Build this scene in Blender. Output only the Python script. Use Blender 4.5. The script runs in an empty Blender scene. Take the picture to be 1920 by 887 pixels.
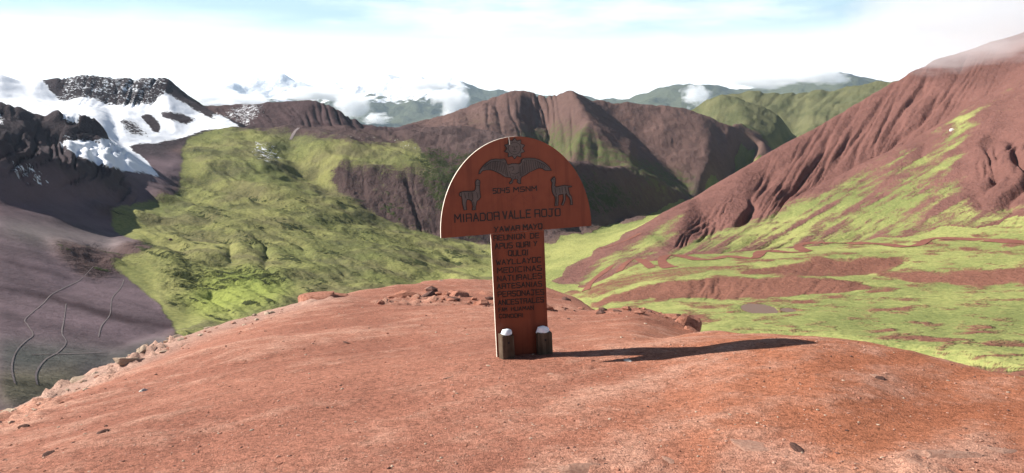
import bpy, bmesh, math, random
import numpy as np
from mathutils import Vector, Matrix
from mathutils.geometry import delaunay_2d_cdt

random.seed(7)
rad = math.radians
scene = bpy.context.scene
COL = scene.collection

# ------------------------------------------------------------------ camera
FPX, PITCH, EYE = 1450.0, rad(8.18), 1.65      # focal length in photo pixels, downward tilt, eye height
cam_d = bpy.data.cameras.new('camera')
cam_d.sensor_width = 36.0
cam_d.lens = FPX * 36.0 / 1920.0
cam_d.clip_start, cam_d.clip_end = 0.1, 60000.0
cam = bpy.data.objects.new('camera', cam_d)
COL.objects.link(cam)
cam.location = (0, 0, EYE)
cam.rotation_euler = (rad(90) - PITCH, 0, 0)
scene.camera = cam

# ------------------------------------------------------------------ light
SUN_EL, SUN_AZ = rad(35.5), rad(-77.0)          # azimuth from +Y (view direction), negative = left
sun_vec = Vector((math.sin(SUN_AZ) * math.cos(SUN_EL), math.cos(SUN_AZ) * math.cos(SUN_EL), math.sin(SUN_EL)))
sd = bpy.data.lights.new('sun', 'SUN')
sd.energy, sd.angle, sd.color = 5.0, rad(0.53), (1.0, 0.95, 0.87)
sun = bpy.data.objects.new('sun', sd)
COL.objects.link(sun)
sun.rotation_euler = (-sun_vec).to_track_quat('-Z', 'Y').to_euler()

world = bpy.data.worlds.new('World')
scene.world = world
world.use_nodes = True
wn, wl = world.node_tree.nodes, world.node_tree.links
wn.clear()
sky = wn.new('ShaderNodeTexSky')
sky.sky_type = 'NISHITA'
sky.sun_disc = False
sky.sun_elevation, sky.sun_rotation = SUN_EL, SUN_AZ
sky.altitude, sky.air_density, sky.dust_density = 4800, 1.0, 0.6
sc_ = wn.new('ShaderNodeVectorMath'); sc_.operation = 'SCALE'; sc_.inputs['Scale'].default_value = 0.055
wl.new(sky.outputs[0], sc_.inputs[0])
tc = wn.new('ShaderNodeTexCoord')
sep = wn.new('ShaderNodeSeparateXYZ'); wl.new(tc.outputs['Generated'], sep.inputs[0])
mp = wn.new('ShaderNodeMapping'); mp.inputs['Scale'].default_value = (1.0, 1.0, 5.5)
wl.new(tc.outputs['Generated'], mp.inputs[0])
cn = wn.new('ShaderNodeTexNoise'); cn.inputs['Scale'].default_value = 2.3; cn.inputs['Detail'].default_value = 7; cn.inputs['Roughness'].default_value = 0.55
wl.new(mp.outputs[0], cn.inputs['Vector'])
def wmath(op, a, b=None, c=None):
    n = wn.new('ShaderNodeMath'); n.operation = op
    for i, v in enumerate((a, b, c)):
        if v is None: continue
        if isinstance(v, (int, float)): n.inputs[i].default_value = v
        else: wl.new(v, n.inputs[i])
    return n.outputs[0]
def wramp(val, lo, hi):
    n = wn.new('ShaderNodeMapRange'); n.interpolation_type = 'SMOOTHSTEP'
    n.inputs['From Min'].default_value, n.inputs['From Max'].default_value = lo, hi
    wl.new(val, n.inputs['Value']); return n.outputs[0]
# a bank of bright cloud hugging the horizon all round, pale thin haze above it that clears upwards, a few veils
el_n = wmath('ADD', sep.outputs['Z'], wmath('MULTIPLY', wmath('SUBTRACT', cn.outputs['Fac'], 0.5), 0.10))
bank = wmath('SUBTRACT', 1.0, wramp(el_n, 0.080, 0.135))
veil = wmath('MULTIPLY', wramp(cn.outputs['Fac'], 0.50, 0.66), 0.55)
thin = wmath('SUBTRACT', 1.0, wramp(sep.outputs['Z'], 0.14, 0.36))
def wmixc(f, a, b):
    m = wn.new('ShaderNodeMix'); m.data_type = 'RGBA'
    wl.new(f, m.inputs['Factor']); wl.new(a, m.inputs['A'])
    if isinstance(b, tuple): m.inputs['B'].default_value = (*b, 1)
    else: wl.new(b, m.inputs['B'])
    return m.outputs['Result']
wc = wmixc(wmath('MULTIPLY', thin, 0.62), sc_.outputs[0], (0.42, 0.58, 0.62))
wc = wmixc(wmath('MULTIPLY', veil, wmath('ADD', wmath('MULTIPLY', thin, 0.8), 0.2)), wc, (0.80, 0.84, 0.86))
wc = wmixc(bank, wc, (0.80, 0.84, 0.86))
bg = wn.new('ShaderNodeBackground'); bg.inputs['Strength'].default_value = 1.0
wl.new(wc, bg.inputs['Color'])
wo = wn.new('ShaderNodeOutputWorld'); wl.new(bg.outputs[0], wo.inputs['Surface'])

scene.view_settings.view_transform = 'Standard'
scene.view_settings.look = 'None'
scene.view_settings.gamma = 1.0
scene.view_settings.use_curve_mapping = False
scene.view_settings.exposure = 0.95
scene.cycles.volume_step_rate = 1.5
scene.cycles.volume_bounces = 3

# ------------------------------------------------------------------ pixel <-> place helpers
CP, SP = math.cos(PITCH), math.sin(PITCH)
def ray(px, py):
    """azimuth and slope (dz per metre of ground distance) of the line of sight through a photo pixel"""
    a, b = px - 960.0, 443.5 - py
    fx, fy, fz = a, FPX * CP + b * SP, -FPX * SP + b * CP
    return math.atan2(fx, fy), fz / math.hypot(fx, fy)
def place(px, py, d):
    az, s = ray(px, py)
    return Vector((math.sin(az) * d, math.cos(az) * d, EYE + s * d))
def project(x, y, z):
    """numpy: world -> photo pixel"""
    z = z - EYE
    f = y * CP - z * SP
    u = y * SP + z * CP
    f = np.maximum(f, 1e-3)
    return 960.0 + FPX * x / f, 443.5 - FPX * u / f

# ------------------------------------------------------------------ numpy noise
_rs = np.random.RandomState(3)
_perm = np.concatenate([_rs.permutation(512)] * 2).astype(np.int32)
_ga = _rs.uniform(0, 2 * np.pi, 512)
_gx, _gy = np.cos(_ga).astype(np.float32), np.sin(_ga).astype(np.float32)
def pnoise(x, y):
    x = np.asarray(x, np.float32); y = np.asarray(y, np.float32)
    xi, yi = np.floor(x).astype(np.int32), np.floor(y).astype(np.int32)
    xf, yf = x - xi, y - yi
    u, v = xf * xf * xf * (xf * (xf * 6 - 15) + 10), yf * yf * yf * (yf * (yf * 6 - 15) + 10)
    def g(ix, iy, dx, dy):
        h = _perm[(_perm[ix & 511] + iy) & 511]
        return _gx[h] * dx + _gy[h] * dy
    n00, n10 = g(xi, yi, xf, yf), g(xi + 1, yi, xf - 1, yf)
    n01, n11 = g(xi, yi + 1, xf, yf - 1), g(xi + 1, yi + 1, xf - 1, yf - 1)
    a, b = n00 + u * (n10 - n00), n01 + u * (n11 - n01)
    return (a + v * (b - a)) * 1.5
def fbm(x, y, octaves=5, gain=0.5, ridged=False):
    out, amp, tot, f = 0, 1.0, 0, 1.0
    for o in range(octaves):
        n = pnoise(x * f + 17.3 * o, y * f - 9.1 * o)
        if ridged: n = 1 - 2 * np.abs(n)
        out = out + amp * n; tot += amp; amp *= gain; f *= 2.03
    return out / tot
def sstep(a, b, x):
    t = np.clip((x - a) / (b - a), 0, 1); return t * t * (3 - 2 * t)
def blur(a, s0, s1):
    for ax, s in ((0, s0), (1, s1)):
        if s <= 0: continue
        n = int(3 * s) + 1
        k = np.exp(-0.5 * (np.arange(-n, n + 1) / s) ** 2); k /= k.sum()
        p = np.concatenate([np.repeat(a.take([0], ax), n, ax), a, np.repeat(a.take([-1], ax), n, ax)], ax)
        L = a.shape[ax]
        a = sum(k[i] * p.take(range(i, i + L), ax) for i in range(2 * n + 1))
    return a
def inpoly(px, py, poly):
    ins = np.zeros(px.shape, bool)
    n = len(poly)
    for i in range(n):
        x0, y0 = poly[i]; x1, y1 = poly[(i + 1) % n]
        if y0 == y1: continue
        c = (y0 > py) != (y1 > py)
        ins ^= c & (px < (x1 - x0) * (py - y0) / (y1 - y0) + x0)
    return ins

# ------------------------------------------------------------------ surveyed terrain: breaklines -> TIN -> grid
class Terrain:
    """height field on a fan-shaped survey grid (azimuth x log distance), filled from breaklines"""
    def __init__(self, az0, az1, ncol, r0, r1, nrow):
        self.az = np.linspace(az0, az1, ncol); self.lr = np.linspace(math.log(r0), math.log(r1), nrow)
        self.nc, self.nr = ncol, nrow
        self.pts, self.edges, self.tags = [], [], []
    def line(self, tag, *pts):
        prev = None
        for p in pts:
            if len(p) == 3:
                az, s = ray(p[0], p[1]); z = s * p[2]; d = p[2]
            else:
                az, _ = ray(p[0], 235); d, z = p[2], p[3]
            k = (az, math.log(d), z)
            idx = None
            for i, q in enumerate(self.pts):
                if abs(q[0] - k[0]) < 2e-4 and abs(q[1] - k[1]) < 2e-4: idx = i; break
            if idx is None:
                idx = len(self.pts); self.pts.append(k); self.tags.append(tag)
            if prev is not None and prev != idx: self.edges.append((prev, idx))
            prev = idx
    def solve(self):
        S = 0.25                                             # balance of the two axes in the triangulation
        P2 = [Vector((p[0], p[1] * S)) for p in self.pts]
        v, e, f, ov, oe, of = delaunay_2d_cdt(P2, self.edges, [], 0, 1e-7)
        zs, tg = [], []
        for i, p in enumerate(v):
            if ov[i]:
                zs.append(self.pts[ov[i][0]][2]); tg.append(self.tags[ov[i][0]])
            else:
                best = None
                for a, b in self.edges:
                    A, B = P2[a], P2[b]; AB = B - A
                    t = max(0, min(1, (p - A).dot(AB) / max(AB.length_squared, 1e-12)))
                    dd = (A + AB * t - p).length
                    if best is None or dd < best[0]: best = (dd, self.pts[a][2] * (1 - t) + self.pts[b][2] * t, self.tags[a])
                zs.append(best[1]); tg.append(best[2])
        Z = np.full((self.nr, self.nc), np.nan); T = np.zeros((self.nr, self.nc), np.int32)
        da, dl = self.az[1] - self.az[0], self.lr[1] - self.lr[0]
        for tri in f:
            for k in range(1, len(tri) - 1):
                t3 = (tri[0], tri[k], tri[k + 1])
                X = [(v[i].x - self.az[0]) / da for i in t3]; Y = [(v[i].y / S - self.lr[0]) / dl for i in t3]
                c0, c1 = max(0, int(min(X))), min(self.nc - 1, int(max(X)) + 1)
                q0, q1 = max(0, int(min(Y))), min(self.nr - 1, int(max(Y)) + 1)
                if c1 < c0 or q1 < q0: continue
                gx, gy = np.meshgrid(np.arange(c0, c1 + 1), np.arange(q0, q1 + 1))
                det = (Y[1] - Y[2]) * (X[0] - X[2]) + (X[2] - X[1]) * (Y[0] - Y[2])
                if abs(det) < 1e-9: continue
                a = ((Y[1] - Y[2]) * (gx - X[2]) + (X[2] - X[1]) * (gy - Y[2])) / det
                b = ((Y[2] - Y[0]) * (gx - X[2]) + (X[0] - X[2]) * (gy - Y[2])) / det
                c = 1 - a - b
                m = (a >= -1e-6) & (b >= -1e-6) & (c >= -1e-6)
                z = a * zs[t3[0]] + b * zs[t3[1]] + c * zs[t3[2]]
                w = np.stack([a, b, c]); tt = np.array([tg[i] for i in t3])[np.argmax(w, 0)]
                sub = Z[q0:q1 + 1, c0:c1 + 1]; sub[m] = z[m]
                st = T[q0:q1 + 1, c0:c1 + 1]; st[m] = tt[m]
        # cells outside the hull take the nearest filled row
        for _ in range(3):
            bad = np.isnan(Z)
            if not bad.any(): break
            for j in range(1, self.nr):
                m = np.isnan(Z[j]) & ~np.isnan(Z[j - 1]); Z[j][m] = Z[j - 1][m]; T[j][m] = T[j - 1][m]
            for j in range(self.nr - 2, -1, -1):
                m = np.isnan(Z[j]) & ~np.isnan(Z[j + 1]); Z[j][m] = Z[j + 1][m]; T[j][m] = T[j + 1][m]
        Z[np.isnan(Z)] = -60
        self.Z, self.T = Z, T
        R = np.exp(self.lr)[:, None]
        self.X, self.Y = R * np.sin(self.az)[None, :], R * np.cos(self.az)[None, :]
        self.R = np.repeat(R, self.nc, 1)
    def height(self, x, y):
        az, lr = math.atan2(x, y), 0.5 * math.log(x * x + y * y)
        fc = (az - self.az[0]) / (self.az[1] - self.az[0]); fr = (lr - self.lr[0]) / (self.lr[1] - self.lr[0])
        c = min(max(int(fc), 0), self.nc - 2); r = min(max(int(fr), 0), self.nr - 2)
        u, w = min(max(fc - c, 0), 1), min(max(fr - r, 0), 1)
        Z = self.Z
        return EYE + (1 - w) * ((1 - u) * Z[r, c] + u * Z[r, c + 1]) + w * ((1 - u) * Z[r + 1, c] + u * Z[r + 1, c + 1])
    def hit(self, px, py, dmin=0, dmax=1e9):
        """first ground point met by the line of sight through a pixel"""
        az, s = ray(px, py)
        fc = (az - self.az[0]) / (self.az[1] - self.az[0]); c = min(max(int(fc), 0), self.nc - 2); u = fc - c
        col = (1 - u) * self.Z[:, c] + u * self.Z[:, c + 1]
        r = np.exp(self.lr)
        k = np.nonzero((col >= s * r) & (r > dmin) & (r < dmax))[0]
        if len(k) == 0: return None
        k = k[0]; d = r[k]
        if k > 0:
            e0, e1 = col[k - 1] - s * r[k - 1], col[k] - s * r[k]
            t = e0 / (e0 - e1) if e0 < 0 else 1.0
            d = r[k - 1] * (1 - t) + r[k] * t
        x, y = math.sin(az) * d, math.cos(az) * d
        return Vector((x, y, self.height(x, y)))
    def mesh(self, name, mask, attrs, mat):
        """one object from the grid cells where mask is true"""
        idx = np.arange(self.nr * self.nc).reshape(self.nr, self.nc)
        q = np.stack([idx[:-1, :-1], idx[:-1, 1:], idx[1:, 1:], idx[1:, :-1]], -1)[mask]
        used, inv = np.unique(q.ravel(), return_inverse=True)
        co = np.stack([self.X.ravel()[used], self.Y.ravel()[used], (self.Z + EYE).ravel()[used]], -1)
        me = bpy.data.meshes.new(name)
        nf = len(q)
        me.vertices.add(len(used)); me.vertices.foreach_set('co', co.astype(np.float32).ravel())
        me.loops.add(nf * 4); me.loops.foreach_set('vertex_index', inv.astype(np.int32).ravel())
        me.polygons.add(nf)
        me.polygons.foreach_set('loop_start', np.arange(0, nf * 4, 4, dtype=np.int32))
        me.polygons.foreach_set('loop_total', np.full(nf, 4, np.int32))
        me.update(calc_edges=True)
        me.polygons.foreach_set('use_smooth', np.ones(nf, bool))
        for an, arr in attrs.items():
            if arr.ndim == 3:
                a = me.attributes.new(an, 'FLOAT_COLOR', 'POINT')
                rgba = np.ones((len(used), 4), np.float32); rgba[:, :3] = arr.reshape(-1, 3)[used]
                a.data.foreach_set('color', rgba.ravel())
            else:
                a = me.attributes.new(an, 'FLOAT', 'POINT'); a.data.foreach_set('value', arr.ravel()[used].astype(np.float32))
        me.materials.append(mat)
        o = bpy.data.objects.new(name, me); COL.objects.link(o); o['kind'] = 'structure'
        return o

# ------------------------------------------------------------------ material helpers
class NT:
    def __init__(self, name):
        self.m = bpy.data.materials.new(name); self.m.use_nodes = True
        self.t = self.m.node_tree; self.n, self.l = self.t.nodes, self.t.links
        self.b = self.n['Principled BSDF']; self.out = self.n['Material Output']
    def set(self, node, sock, v):
        s = node.inputs[sock]
        if hasattr(v, 'is_linked') or isinstance(v, bpy.types.NodeSocket): self.l.new(v, s)
        else: s.default_value = v
    def attr(self, name, color=False):
        a = self.n.new('ShaderNodeAttribute'); a.attribute_name = name
        return a.outputs['Color' if color else 'Fac']
    def pos(self, scale=(1, 1, 1), rot=(0, 0, 0)):
        g = self.n.new('ShaderNodeTexCoord'); m = self.n.new('ShaderNodeMapping')
        m.inputs['Scale'].default_value = scale; m.inputs['Rotation'].default_value = rot
        self.l.new(g.outputs['Object'], m.inputs[0]); return m.outputs[0]
    def noise(self, vec, scale, detail=4, rough=0.55, out='Fac'):
        t = self.n.new('ShaderNodeTexNoise')
        t.inputs['Scale'].default_value = scale; t.inputs['Detail'].default_value = detail; t.inputs['Roughness'].default_value = rough
        self.l.new(vec, t.inputs['Vector']); return t.outputs[out]
    def voro(self, vec, scale, out='Distance', feature='F1'):
        t = self.n.new('ShaderNodeTexVoronoi'); t.feature = feature; t.inputs['Scale'].default_value = scale
        self.l.new(vec, t.inputs['Vector']); return t.outputs[out]
    def math(self, op, a, b=None, c=None):
        n = self.n.new('ShaderNodeMath'); n.operation = op
        for i, v in enumerate((a, b, c)):
            if v is not None: self.set(n, i, v)
        return n.outputs[0]
    def ramp(self, v, lo, hi, t0=0.0, t1=1.0):
        n = self.n.new('ShaderNodeMapRange'); n.interpolation_type = 'SMOOTHSTEP'
        n.inputs['From Min'].default_value, n.inputs['From Max'].default_value = lo, hi
        n.inputs['To Min'].default_value, n.inputs['To Max'].default_value = t0, t1
        self.l.new(v, n.inputs['Value']); return n.outputs[0]
    def mix(self, f, a, b, mode='MIX'):
        n = self.n.new('ShaderNodeMix'); n.data_type = 'RGBA'; n.blend_type = mode
        self.set(n, 'Factor', f)
        for s, v in (('A', a), ('B', b)):
            self.set(n, s, v if not isinstance(v, tuple) else (*v, 1)[:4])
        return n.outputs['Result']
    def bump(self, h, strength, dist, normal=None):
        n = self.n.new('ShaderNodeBump'); n.inputs['Strength'].default_value = strength; n.inputs['Distance'].default_value = dist
        self.l.new(h, n.inputs['Height'])
        if normal is not None: self.l.new(normal, n.inputs['Normal'])
        return n.outputs[0]
    def finish(self, color, rough=0.9, normal=None, spec=0.15):
        self.set(self.b, 'Base Color', color if not isinstance(color, tuple) else (*color, 1)[:4])
        self.set(self.b, 'Roughness', rough)
        self.b.inputs['Specular IOR Level'].default_value = spec
        if normal is not None: self.l.new(normal, self.b.inputs['Normal'])
        return self.m

def terrain_material():
    t = NT('mountain_ground')
    p = t.pos()
    big = t.noise(p, 0.012, 5); mid = t.noise(p, 0.07, 5, 0.6); fine = t.noise(p, 0.45, 4, 0.65)
    streak = t.noise(t.pos((0.16, 0.16, 0.03)), 1.0, 4, 0.6)
    soil = t.attr('soil', True)
    v = t.math('ADD', t.math('MULTIPLY', big, 0.5), t.math('ADD', t.math('MULTIPLY', mid, 0.5), t.math('MULTIPLY', fine, 0.35)))
    v = t.math('ADD', t.math('MULTIPLY', v, 1.1), 0.26)
    g = t.n.new('ShaderNodeCombineColor')
    for i in range(3): t.l.new(v, g.inputs[i])
    soilc = t.mix(1.0, soil, g.outputs[0], 'MULTIPLY')
    # grass: blades of two tones, torn at the edge of each sward
    gn = t.math('ADD', t.math('MULTIPLY', mid, 0.5), t.math('MULTIPLY', fine, 0.5))
    gf = t.ramp(t.math('ADD', t.attr('grass'), t.math('MULTIPLY', t.math('SUBTRACT', gn, 0.5), 1.7)), 0.32, 0.70)
    gcol = t.mix(t.ramp(t.math('ADD', t.math('MULTIPLY', big, 0.5), t.math('MULTIPLY', fine, 0.5)), 0.38, 0.62), t.attr('grasscol', True), t.mix(1.0, t.attr('grasscol', True), (0.55, 0.62, 0.6), 'MULTIPLY'))
    c = t.mix(gf, soilc, gcol)
    # dark tussocks and low shrubs
    sv = t.voro(p, 0.22, 'Distance')
    sn = t.math('SUBTRACT', t.math('ADD', t.math('MULTIPLY', mid, 0.7), t.math('MULTIPLY', fine, 0.5)), t.math('MULTIPLY', sv, 0.25))
    sf = t.ramp(t.math('ADD', t.attr('shrub'), t.math('SUBTRACT', sn, 0.5)), 0.48, 0.66)
    c = t.mix(sf, c, t.mix(fine, (0.026, 0.034, 0.014), (0.062, 0.070, 0.026)))
    # snow lying in streaks
    sw = t.ramp(t.math('ADD', t.attr('snow'), t.math('MULTIPLY', t.math('SUBTRACT', t.math('ADD', t.math('MULTIPLY', t.noise(t.pos((0.22, 0.22, 0.022), (0, rad(35), 0)), 1.0, 4, 0.65), 0.45), t.math('ADD', t.math('MULTIPLY', mid, 0.25), t.math('MULTIPLY', fine, 0.30))), 0.5), 2.1)), 0.46, 0.56)
    c = t.mix(sw, c, (0.80, 0.82, 0.86))
    h = t.math('ADD', t.math('MULTIPLY', mid, 0.55), t.math('MULTIPLY', fine, 0.17))
    h = t.math('ADD', h, t.math('MULTIPLY', sf, 0.14))
    rill = t.noise(t.pos((0.30, 0.30, 0.035)), 1.0, 4, 0.65)
    bare = t.math('MULTIPLY', t.math('SUBTRACT', 1.0, gf), t.math('SUBTRACT', 1.0, sw))
    h = t.math('ADD', h, t.math('MULTIPLY', t.math('MULTIPLY', rill, bare), 0.34))
    h = t.math('MULTIPLY', h, t.math('SUBTRACT', 1.0, t.math('MULTIPLY', sw, 0.75)))
    h = t.math('MULTIPLY', h, t.attr('relief'))
    nrm = t.bump(h, 0.9, 6.0)
    return t.finish(c, 0.95, nrm, 0.05)

# ================================================================== the valley and the mountains
TAGS = ['valley_floor', 'scree_slope', 'crag', 'snowy_mountain', 'purple_ridge', 'grassy_hillside', 'central_mountain',
        'shrubby_ridge', 'red_mountain', 'terraces', 'green_peak']
TI = {n: i for i, n in enumerate(TAGS)}
W = Terrain(rad(-43), rad(43), 1200, 45.0, 3900.0, 850)
L = lambda tag, *p: W.line(TI[tag], *p)
H = None
# near rim, hidden below the foreground hill
L('terraces', *[(x, H, 45, -52) for x in range(960, 2381, 200)])
L('terraces', *[(x, H, 95, -53) for x in range(1000, 2381, 200)])
L('scree_slope', *[(x, H, 45, -62) for x in range(-460, 961, 200)])
L('scree_slope', *[(x, H, 110, -66) for x in range(-460, 800, 200)])
# purple scree on the left
L('scree_slope', (-460, 740, 190), (0, 722, 185), (100, 700, 215), (200, 660, 255), (330, 612, 320))
L('scree_slope', (-460, 560, 330), (0, 560, 310), (120, 550, 345), (250, 532, 400))
L('scree_slope', (-460, 430, 380), (0, 415, 485), (100, 425, 540), (215, 437, 610))
L('scree_slope', (-460, 400, 480), (0, 385, 560), (100, 380, 625), (200, 376, 695), (270, 388, 750))
L('crag', (-460, 330, 560), (-150, 290, 610), (0, 252, 650), (45, 266, 662), (90, 284, 680), (137, 295, 698), (160, 318, 708), (182, 328, 720), (205, 350, 735), (235, 369, 750))
L('crag', (-460, H, 720, -30), (0, H, 730, -24), (60, H, 755, -30), (97, 272, 870), (123, 262, 880), (162, 269, 885), (202, 273, 890))
L('scree_slope', (235, 369, 750), (255, 345, 810), (300, 332, 880), (340, 300, 1000))
L('crag', (-460, 225, 930), (-150, 205, 930), (0, 194, 930), (40, 205, 930), (80, 216, 930), (119, 201, 935), (150, 205, 940), (170, 212, 940), (190, 226, 935), (197, 240, 925), (216, 260, 915), (225, 274, 905))
L('snowy_mountain', (-460, H, 1040, 2), (0, H, 1040, -2), (100, H, 1040, -6), (190, H, 1030, -12), (225, 271, 1060), (290, 267, 1120), (330, 258, 1170), (380, 246, 1230), (452, 241, 1290))
# snowy mountain
L('snowy_mountain', (-460, 170, 1300), (0, 190, 1330), (60, 185, 1380), (115, 192, 1400), (160, 180, 1410), (200, 193, 1400), (240, 188, 1400), (280, 194, 1400), (310, 176, 1430), (330, 188, 1420), (372, 214, 1370))
L('snowy_mountain', (-460, 110, 1450), (0, 134, 1480), (40, 149, 1480), (75, 145, 1480), (110, 140, 1480), (150, 134, 1480), (180, 135, 1480), (240, 141, 1480), (312, 142, 1480), (325, 158, 1465), (345, 180, 1440), (385, 198, 1410), (420, 216, 1370), (452, 236, 1310))
L('snowy_mountain', *[(x, H, 2000, -60) for x in (-460, -200, 0, 150, 320)])
# dark ridge behind
L('purple_ridge', (395, 235, 1480), (470, 238, 1450), (560, 240, 1430), (640, 243, 1450), (710, 246, 1530))
L('purple_ridge', (380, 197, 1720), (450, 193, 1700), (520, 188, 1680), (560, 186, 1670), (592, 187, 1660), (620, 196, 1650), (650, 212, 1640), (690, 232, 1640), (720, 240, 1650), (745, 243, 1680))
L('purple_ridge', *[(x, H, 2150, -90) for x in (330, 450, 560, 650, 720)])
# grassy hillside
L('grassy_hillside', (380, 246, 1230), (452, 241, 1240), (540, 236, 1250), (620, 240, 1250), (700, 245, 1240), (777, 245, 1200))
L('grassy_hillside', (470, H, 1330, -16), (560, H, 1340, -16), (640, H, 1330, -18), (720, H, 1320, -18))
L('grassy_hillside', (568, 246, 1225), (545, 275, 1150), (539, 298, 1090), (573, 334, 1030), (602, 352, 1000), (656, 374, 960), (711, 407, 915), (770, 432, 885), (830, 448, 880), (900, 463, 860))
L('grassy_hillside', (590, 285, 1090), (640, 303, 1030), (690, 315, 1010), (740, 320, 1005), (790, 318, 1010), (830, 345, 975))
L('grassy_hillside', (345, 300, 1030), (420, 288, 1080), (490, 285, 1090))
L('grassy_hillside', (340, 362, 850), (420, 330, 940), (500, 337, 905), (600, 372, 850), (700, 422, 800), (820, 462, 745), (920, 490, 680))
L('grassy_hillside', (330, 385, 770), (400, 374, 800), (500, 388, 775), (600, 428, 725), (700, 460, 690), (800, 484, 650), (900, 505, 610))
L('grassy_hillside', (205, 393, 660), (330, 405, 670), (450, 427, 640), (560, 443, 620), (680, 472, 590), (800, 500, 555), (880, 512, 535))
L('grassy_hillside', (290, 462, 530), (400, 458, 555), (500, 468, 545), (600, 494, 505), (700, 514, 480))
L('grassy_hillside', (190, 491, 450), (250, 471, 470), (310, 463, 480), (380, 468, 480), (470, 491, 468), (560, 498, 462), (650, 517, 450), (720, 532, 435))
L('grassy_hillside', (250, 532, 400), (330, 562, 372), (400, 560, 380), (450, 545, 396), (520, 542, 398), (600, 562, 370), (700, 572, 350))
L('grassy_hillside', (330, 612, 320), (420, 604, 318), (520, 588, 325), (620, 590, 315))
# low brown ridge and the shrubby ridge running behind the sign
L('shrubby_ridge', (765, 246, 1300), (800, 241, 1330), (870, 235, 1350), (911, 238, 1350), (943, 250, 1330), (985, 266, 1290))
L('shrubby_ridge', (800, H, 1240, -22), (880, H, 1240, -32), (950, H, 1220, -42))
L('central_mountain', (740, H, 1480, -24), (830, H, 1500, -28), (910, H, 1480, -32), (990, H, 1400, -48))
L('shrubby_ridge', (777, 245, 1200), (834, 254, 1175), (911, 262, 1150), (960, 276, 1130), (1010, 292, 1120), (1057, 299, 1125), (1106, 303, 1180), (1146, 315, 1240), (1207, 339, 1330), (1268, 363, 1430), (1296, 376, 1480))
L('shrubby_ridge', (830, 448, 880), (900, 461, 880), (960, 455, 905), (1040, 441, 940), (1122, 424, 1020), (1187, 410, 1140), (1203, 398, 1240), (1268, 383, 1420), (1310, 372, 1540))
L('central_mountain', (1060, H, 1290, -78), (1120, H, 1330, -82), (1190, 322, 1420), (1240, 345, 1480))
# central mountain
L('central_mountain', (745, 242, 1850), (790, 225, 1900), (830, 214, 1930), (870, 203, 1950), (910, 185, 1950), (945, 169, 1950), (965, 168, 1960), (982, 165, 1965), (1000, 172, 1960), (1040, 172, 1920), (1072, 167, 1860), (1095, 178, 1930), (1125, 184, 1990), (1155, 187, 2010), (1180, 184, 2030), (1250, 195, 2050), (1310, 206, 2070), (1340, 218, 2080), (1375, 232, 2080), (1430, 262, 2080), (1466, 286, 2090))
L('central_mountain', (1072, 167, 1860), (1088, 195, 1740), (1106, 221, 1640), (1130, 250, 1550), (1154, 278, 1475), (1187, 303, 1420), (1227, 328, 1400))
L('central_mountain', (1110, 190, 1960), (1150, 222, 1920), (1190, 255, 1850), (1235, 295, 1740), (1275, 335, 1640))
L('central_mountain', (1018, 176, 1945), (1018, 235, 1810), (1030, 292, 1620))
L('central_mountain', (965, 168, 1960), (965, 225, 1720), (975, 262, 1560))
L('central_mountain', (1290, 250, 1900), (1330, 300, 1760), (1365, 338, 1780))
L('central_mountain', *[(x, H, 2350, -110) for x in (740, 850, 960, 1060, 1160, 1280)])
# floor of the valley
L('valley_floor', (830, 520, 540), (900, 512, 600), (945, 496, 680), (1030, 480, 760), (1062, 452, 860), (1130, 431, 1010), (1203, 408, 1190), (1270, 390, 1390), (1340, 361, 1680), (1400, 326, 2050), (1462, 290, 2300), (1495, 258, 2600))
L('valley_floor', (940, H, 420, -108), (1010, 527, 560), (1060, 535, 500))
# red mountain on the right
L('red_mountain', (1055, 530, 530), (1100, 500, 600), (1150, 465, 665), (1200, 430, 730), (1300, 370, 850), (1400, 310, 940), (1500, 250, 1020), (1570, 210, 1080), (1640, 168, 1130), (1710, 125, 1180), (1770, 97, 1220), (1820, 85, 1240), (1870, 68, 1250), (1920, 52, 1260), (2380, -100, 1290))
L('valley_floor', (1075, 478, 720), (1130, 450, 830), (1190, 426, 930), (1240, 405, 1050), (1320, 372, 1350), (1400, 330, 1800), (1455, 298, 2100))
L('red_mountain', (1530, H, 1500, -100), (1700, H, 1600, -80), (1920, H, 1700, -40), (2380, H, 1700, 0))
L('red_mountain', (1262, 460, 640), (1330, 440, 690), (1430, 400, 755), (1500, 362, 800), (1560, 330, 840), (1640, 290, 875), (1700, 258, 900), (1760, 224, 925), (1850, 172, 955), (1920, 132, 975), (2380, -60, 1000))
L('red_mountain', *[(x, H, d, z) for x, d, z in ((1340, 715, -98), (1440, 785, -82), (1510, 830, -72), (1570, 872, -62), (1650, 908, -46), (1710, 935, -32), (1770, 960, -14), (1860, 990, 20), (1930, 1010, 50))])
L('red_mountain', (1350, 456, 640), (1500, 420, 680), (1650, 362, 735), (1800, 292, 785), (1920, 232, 815), (2380, 150, 850))
L('red_mountain', (1110, 530, 490), (1170, 500, 530), (1250, 474, 580), (1350, 466, 600), (1500, 456, 610), (1620, 447, 620), (1720, 426, 620), (1830, 402, 620), (1920, 378, 630), (2380, 330, 640))
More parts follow.
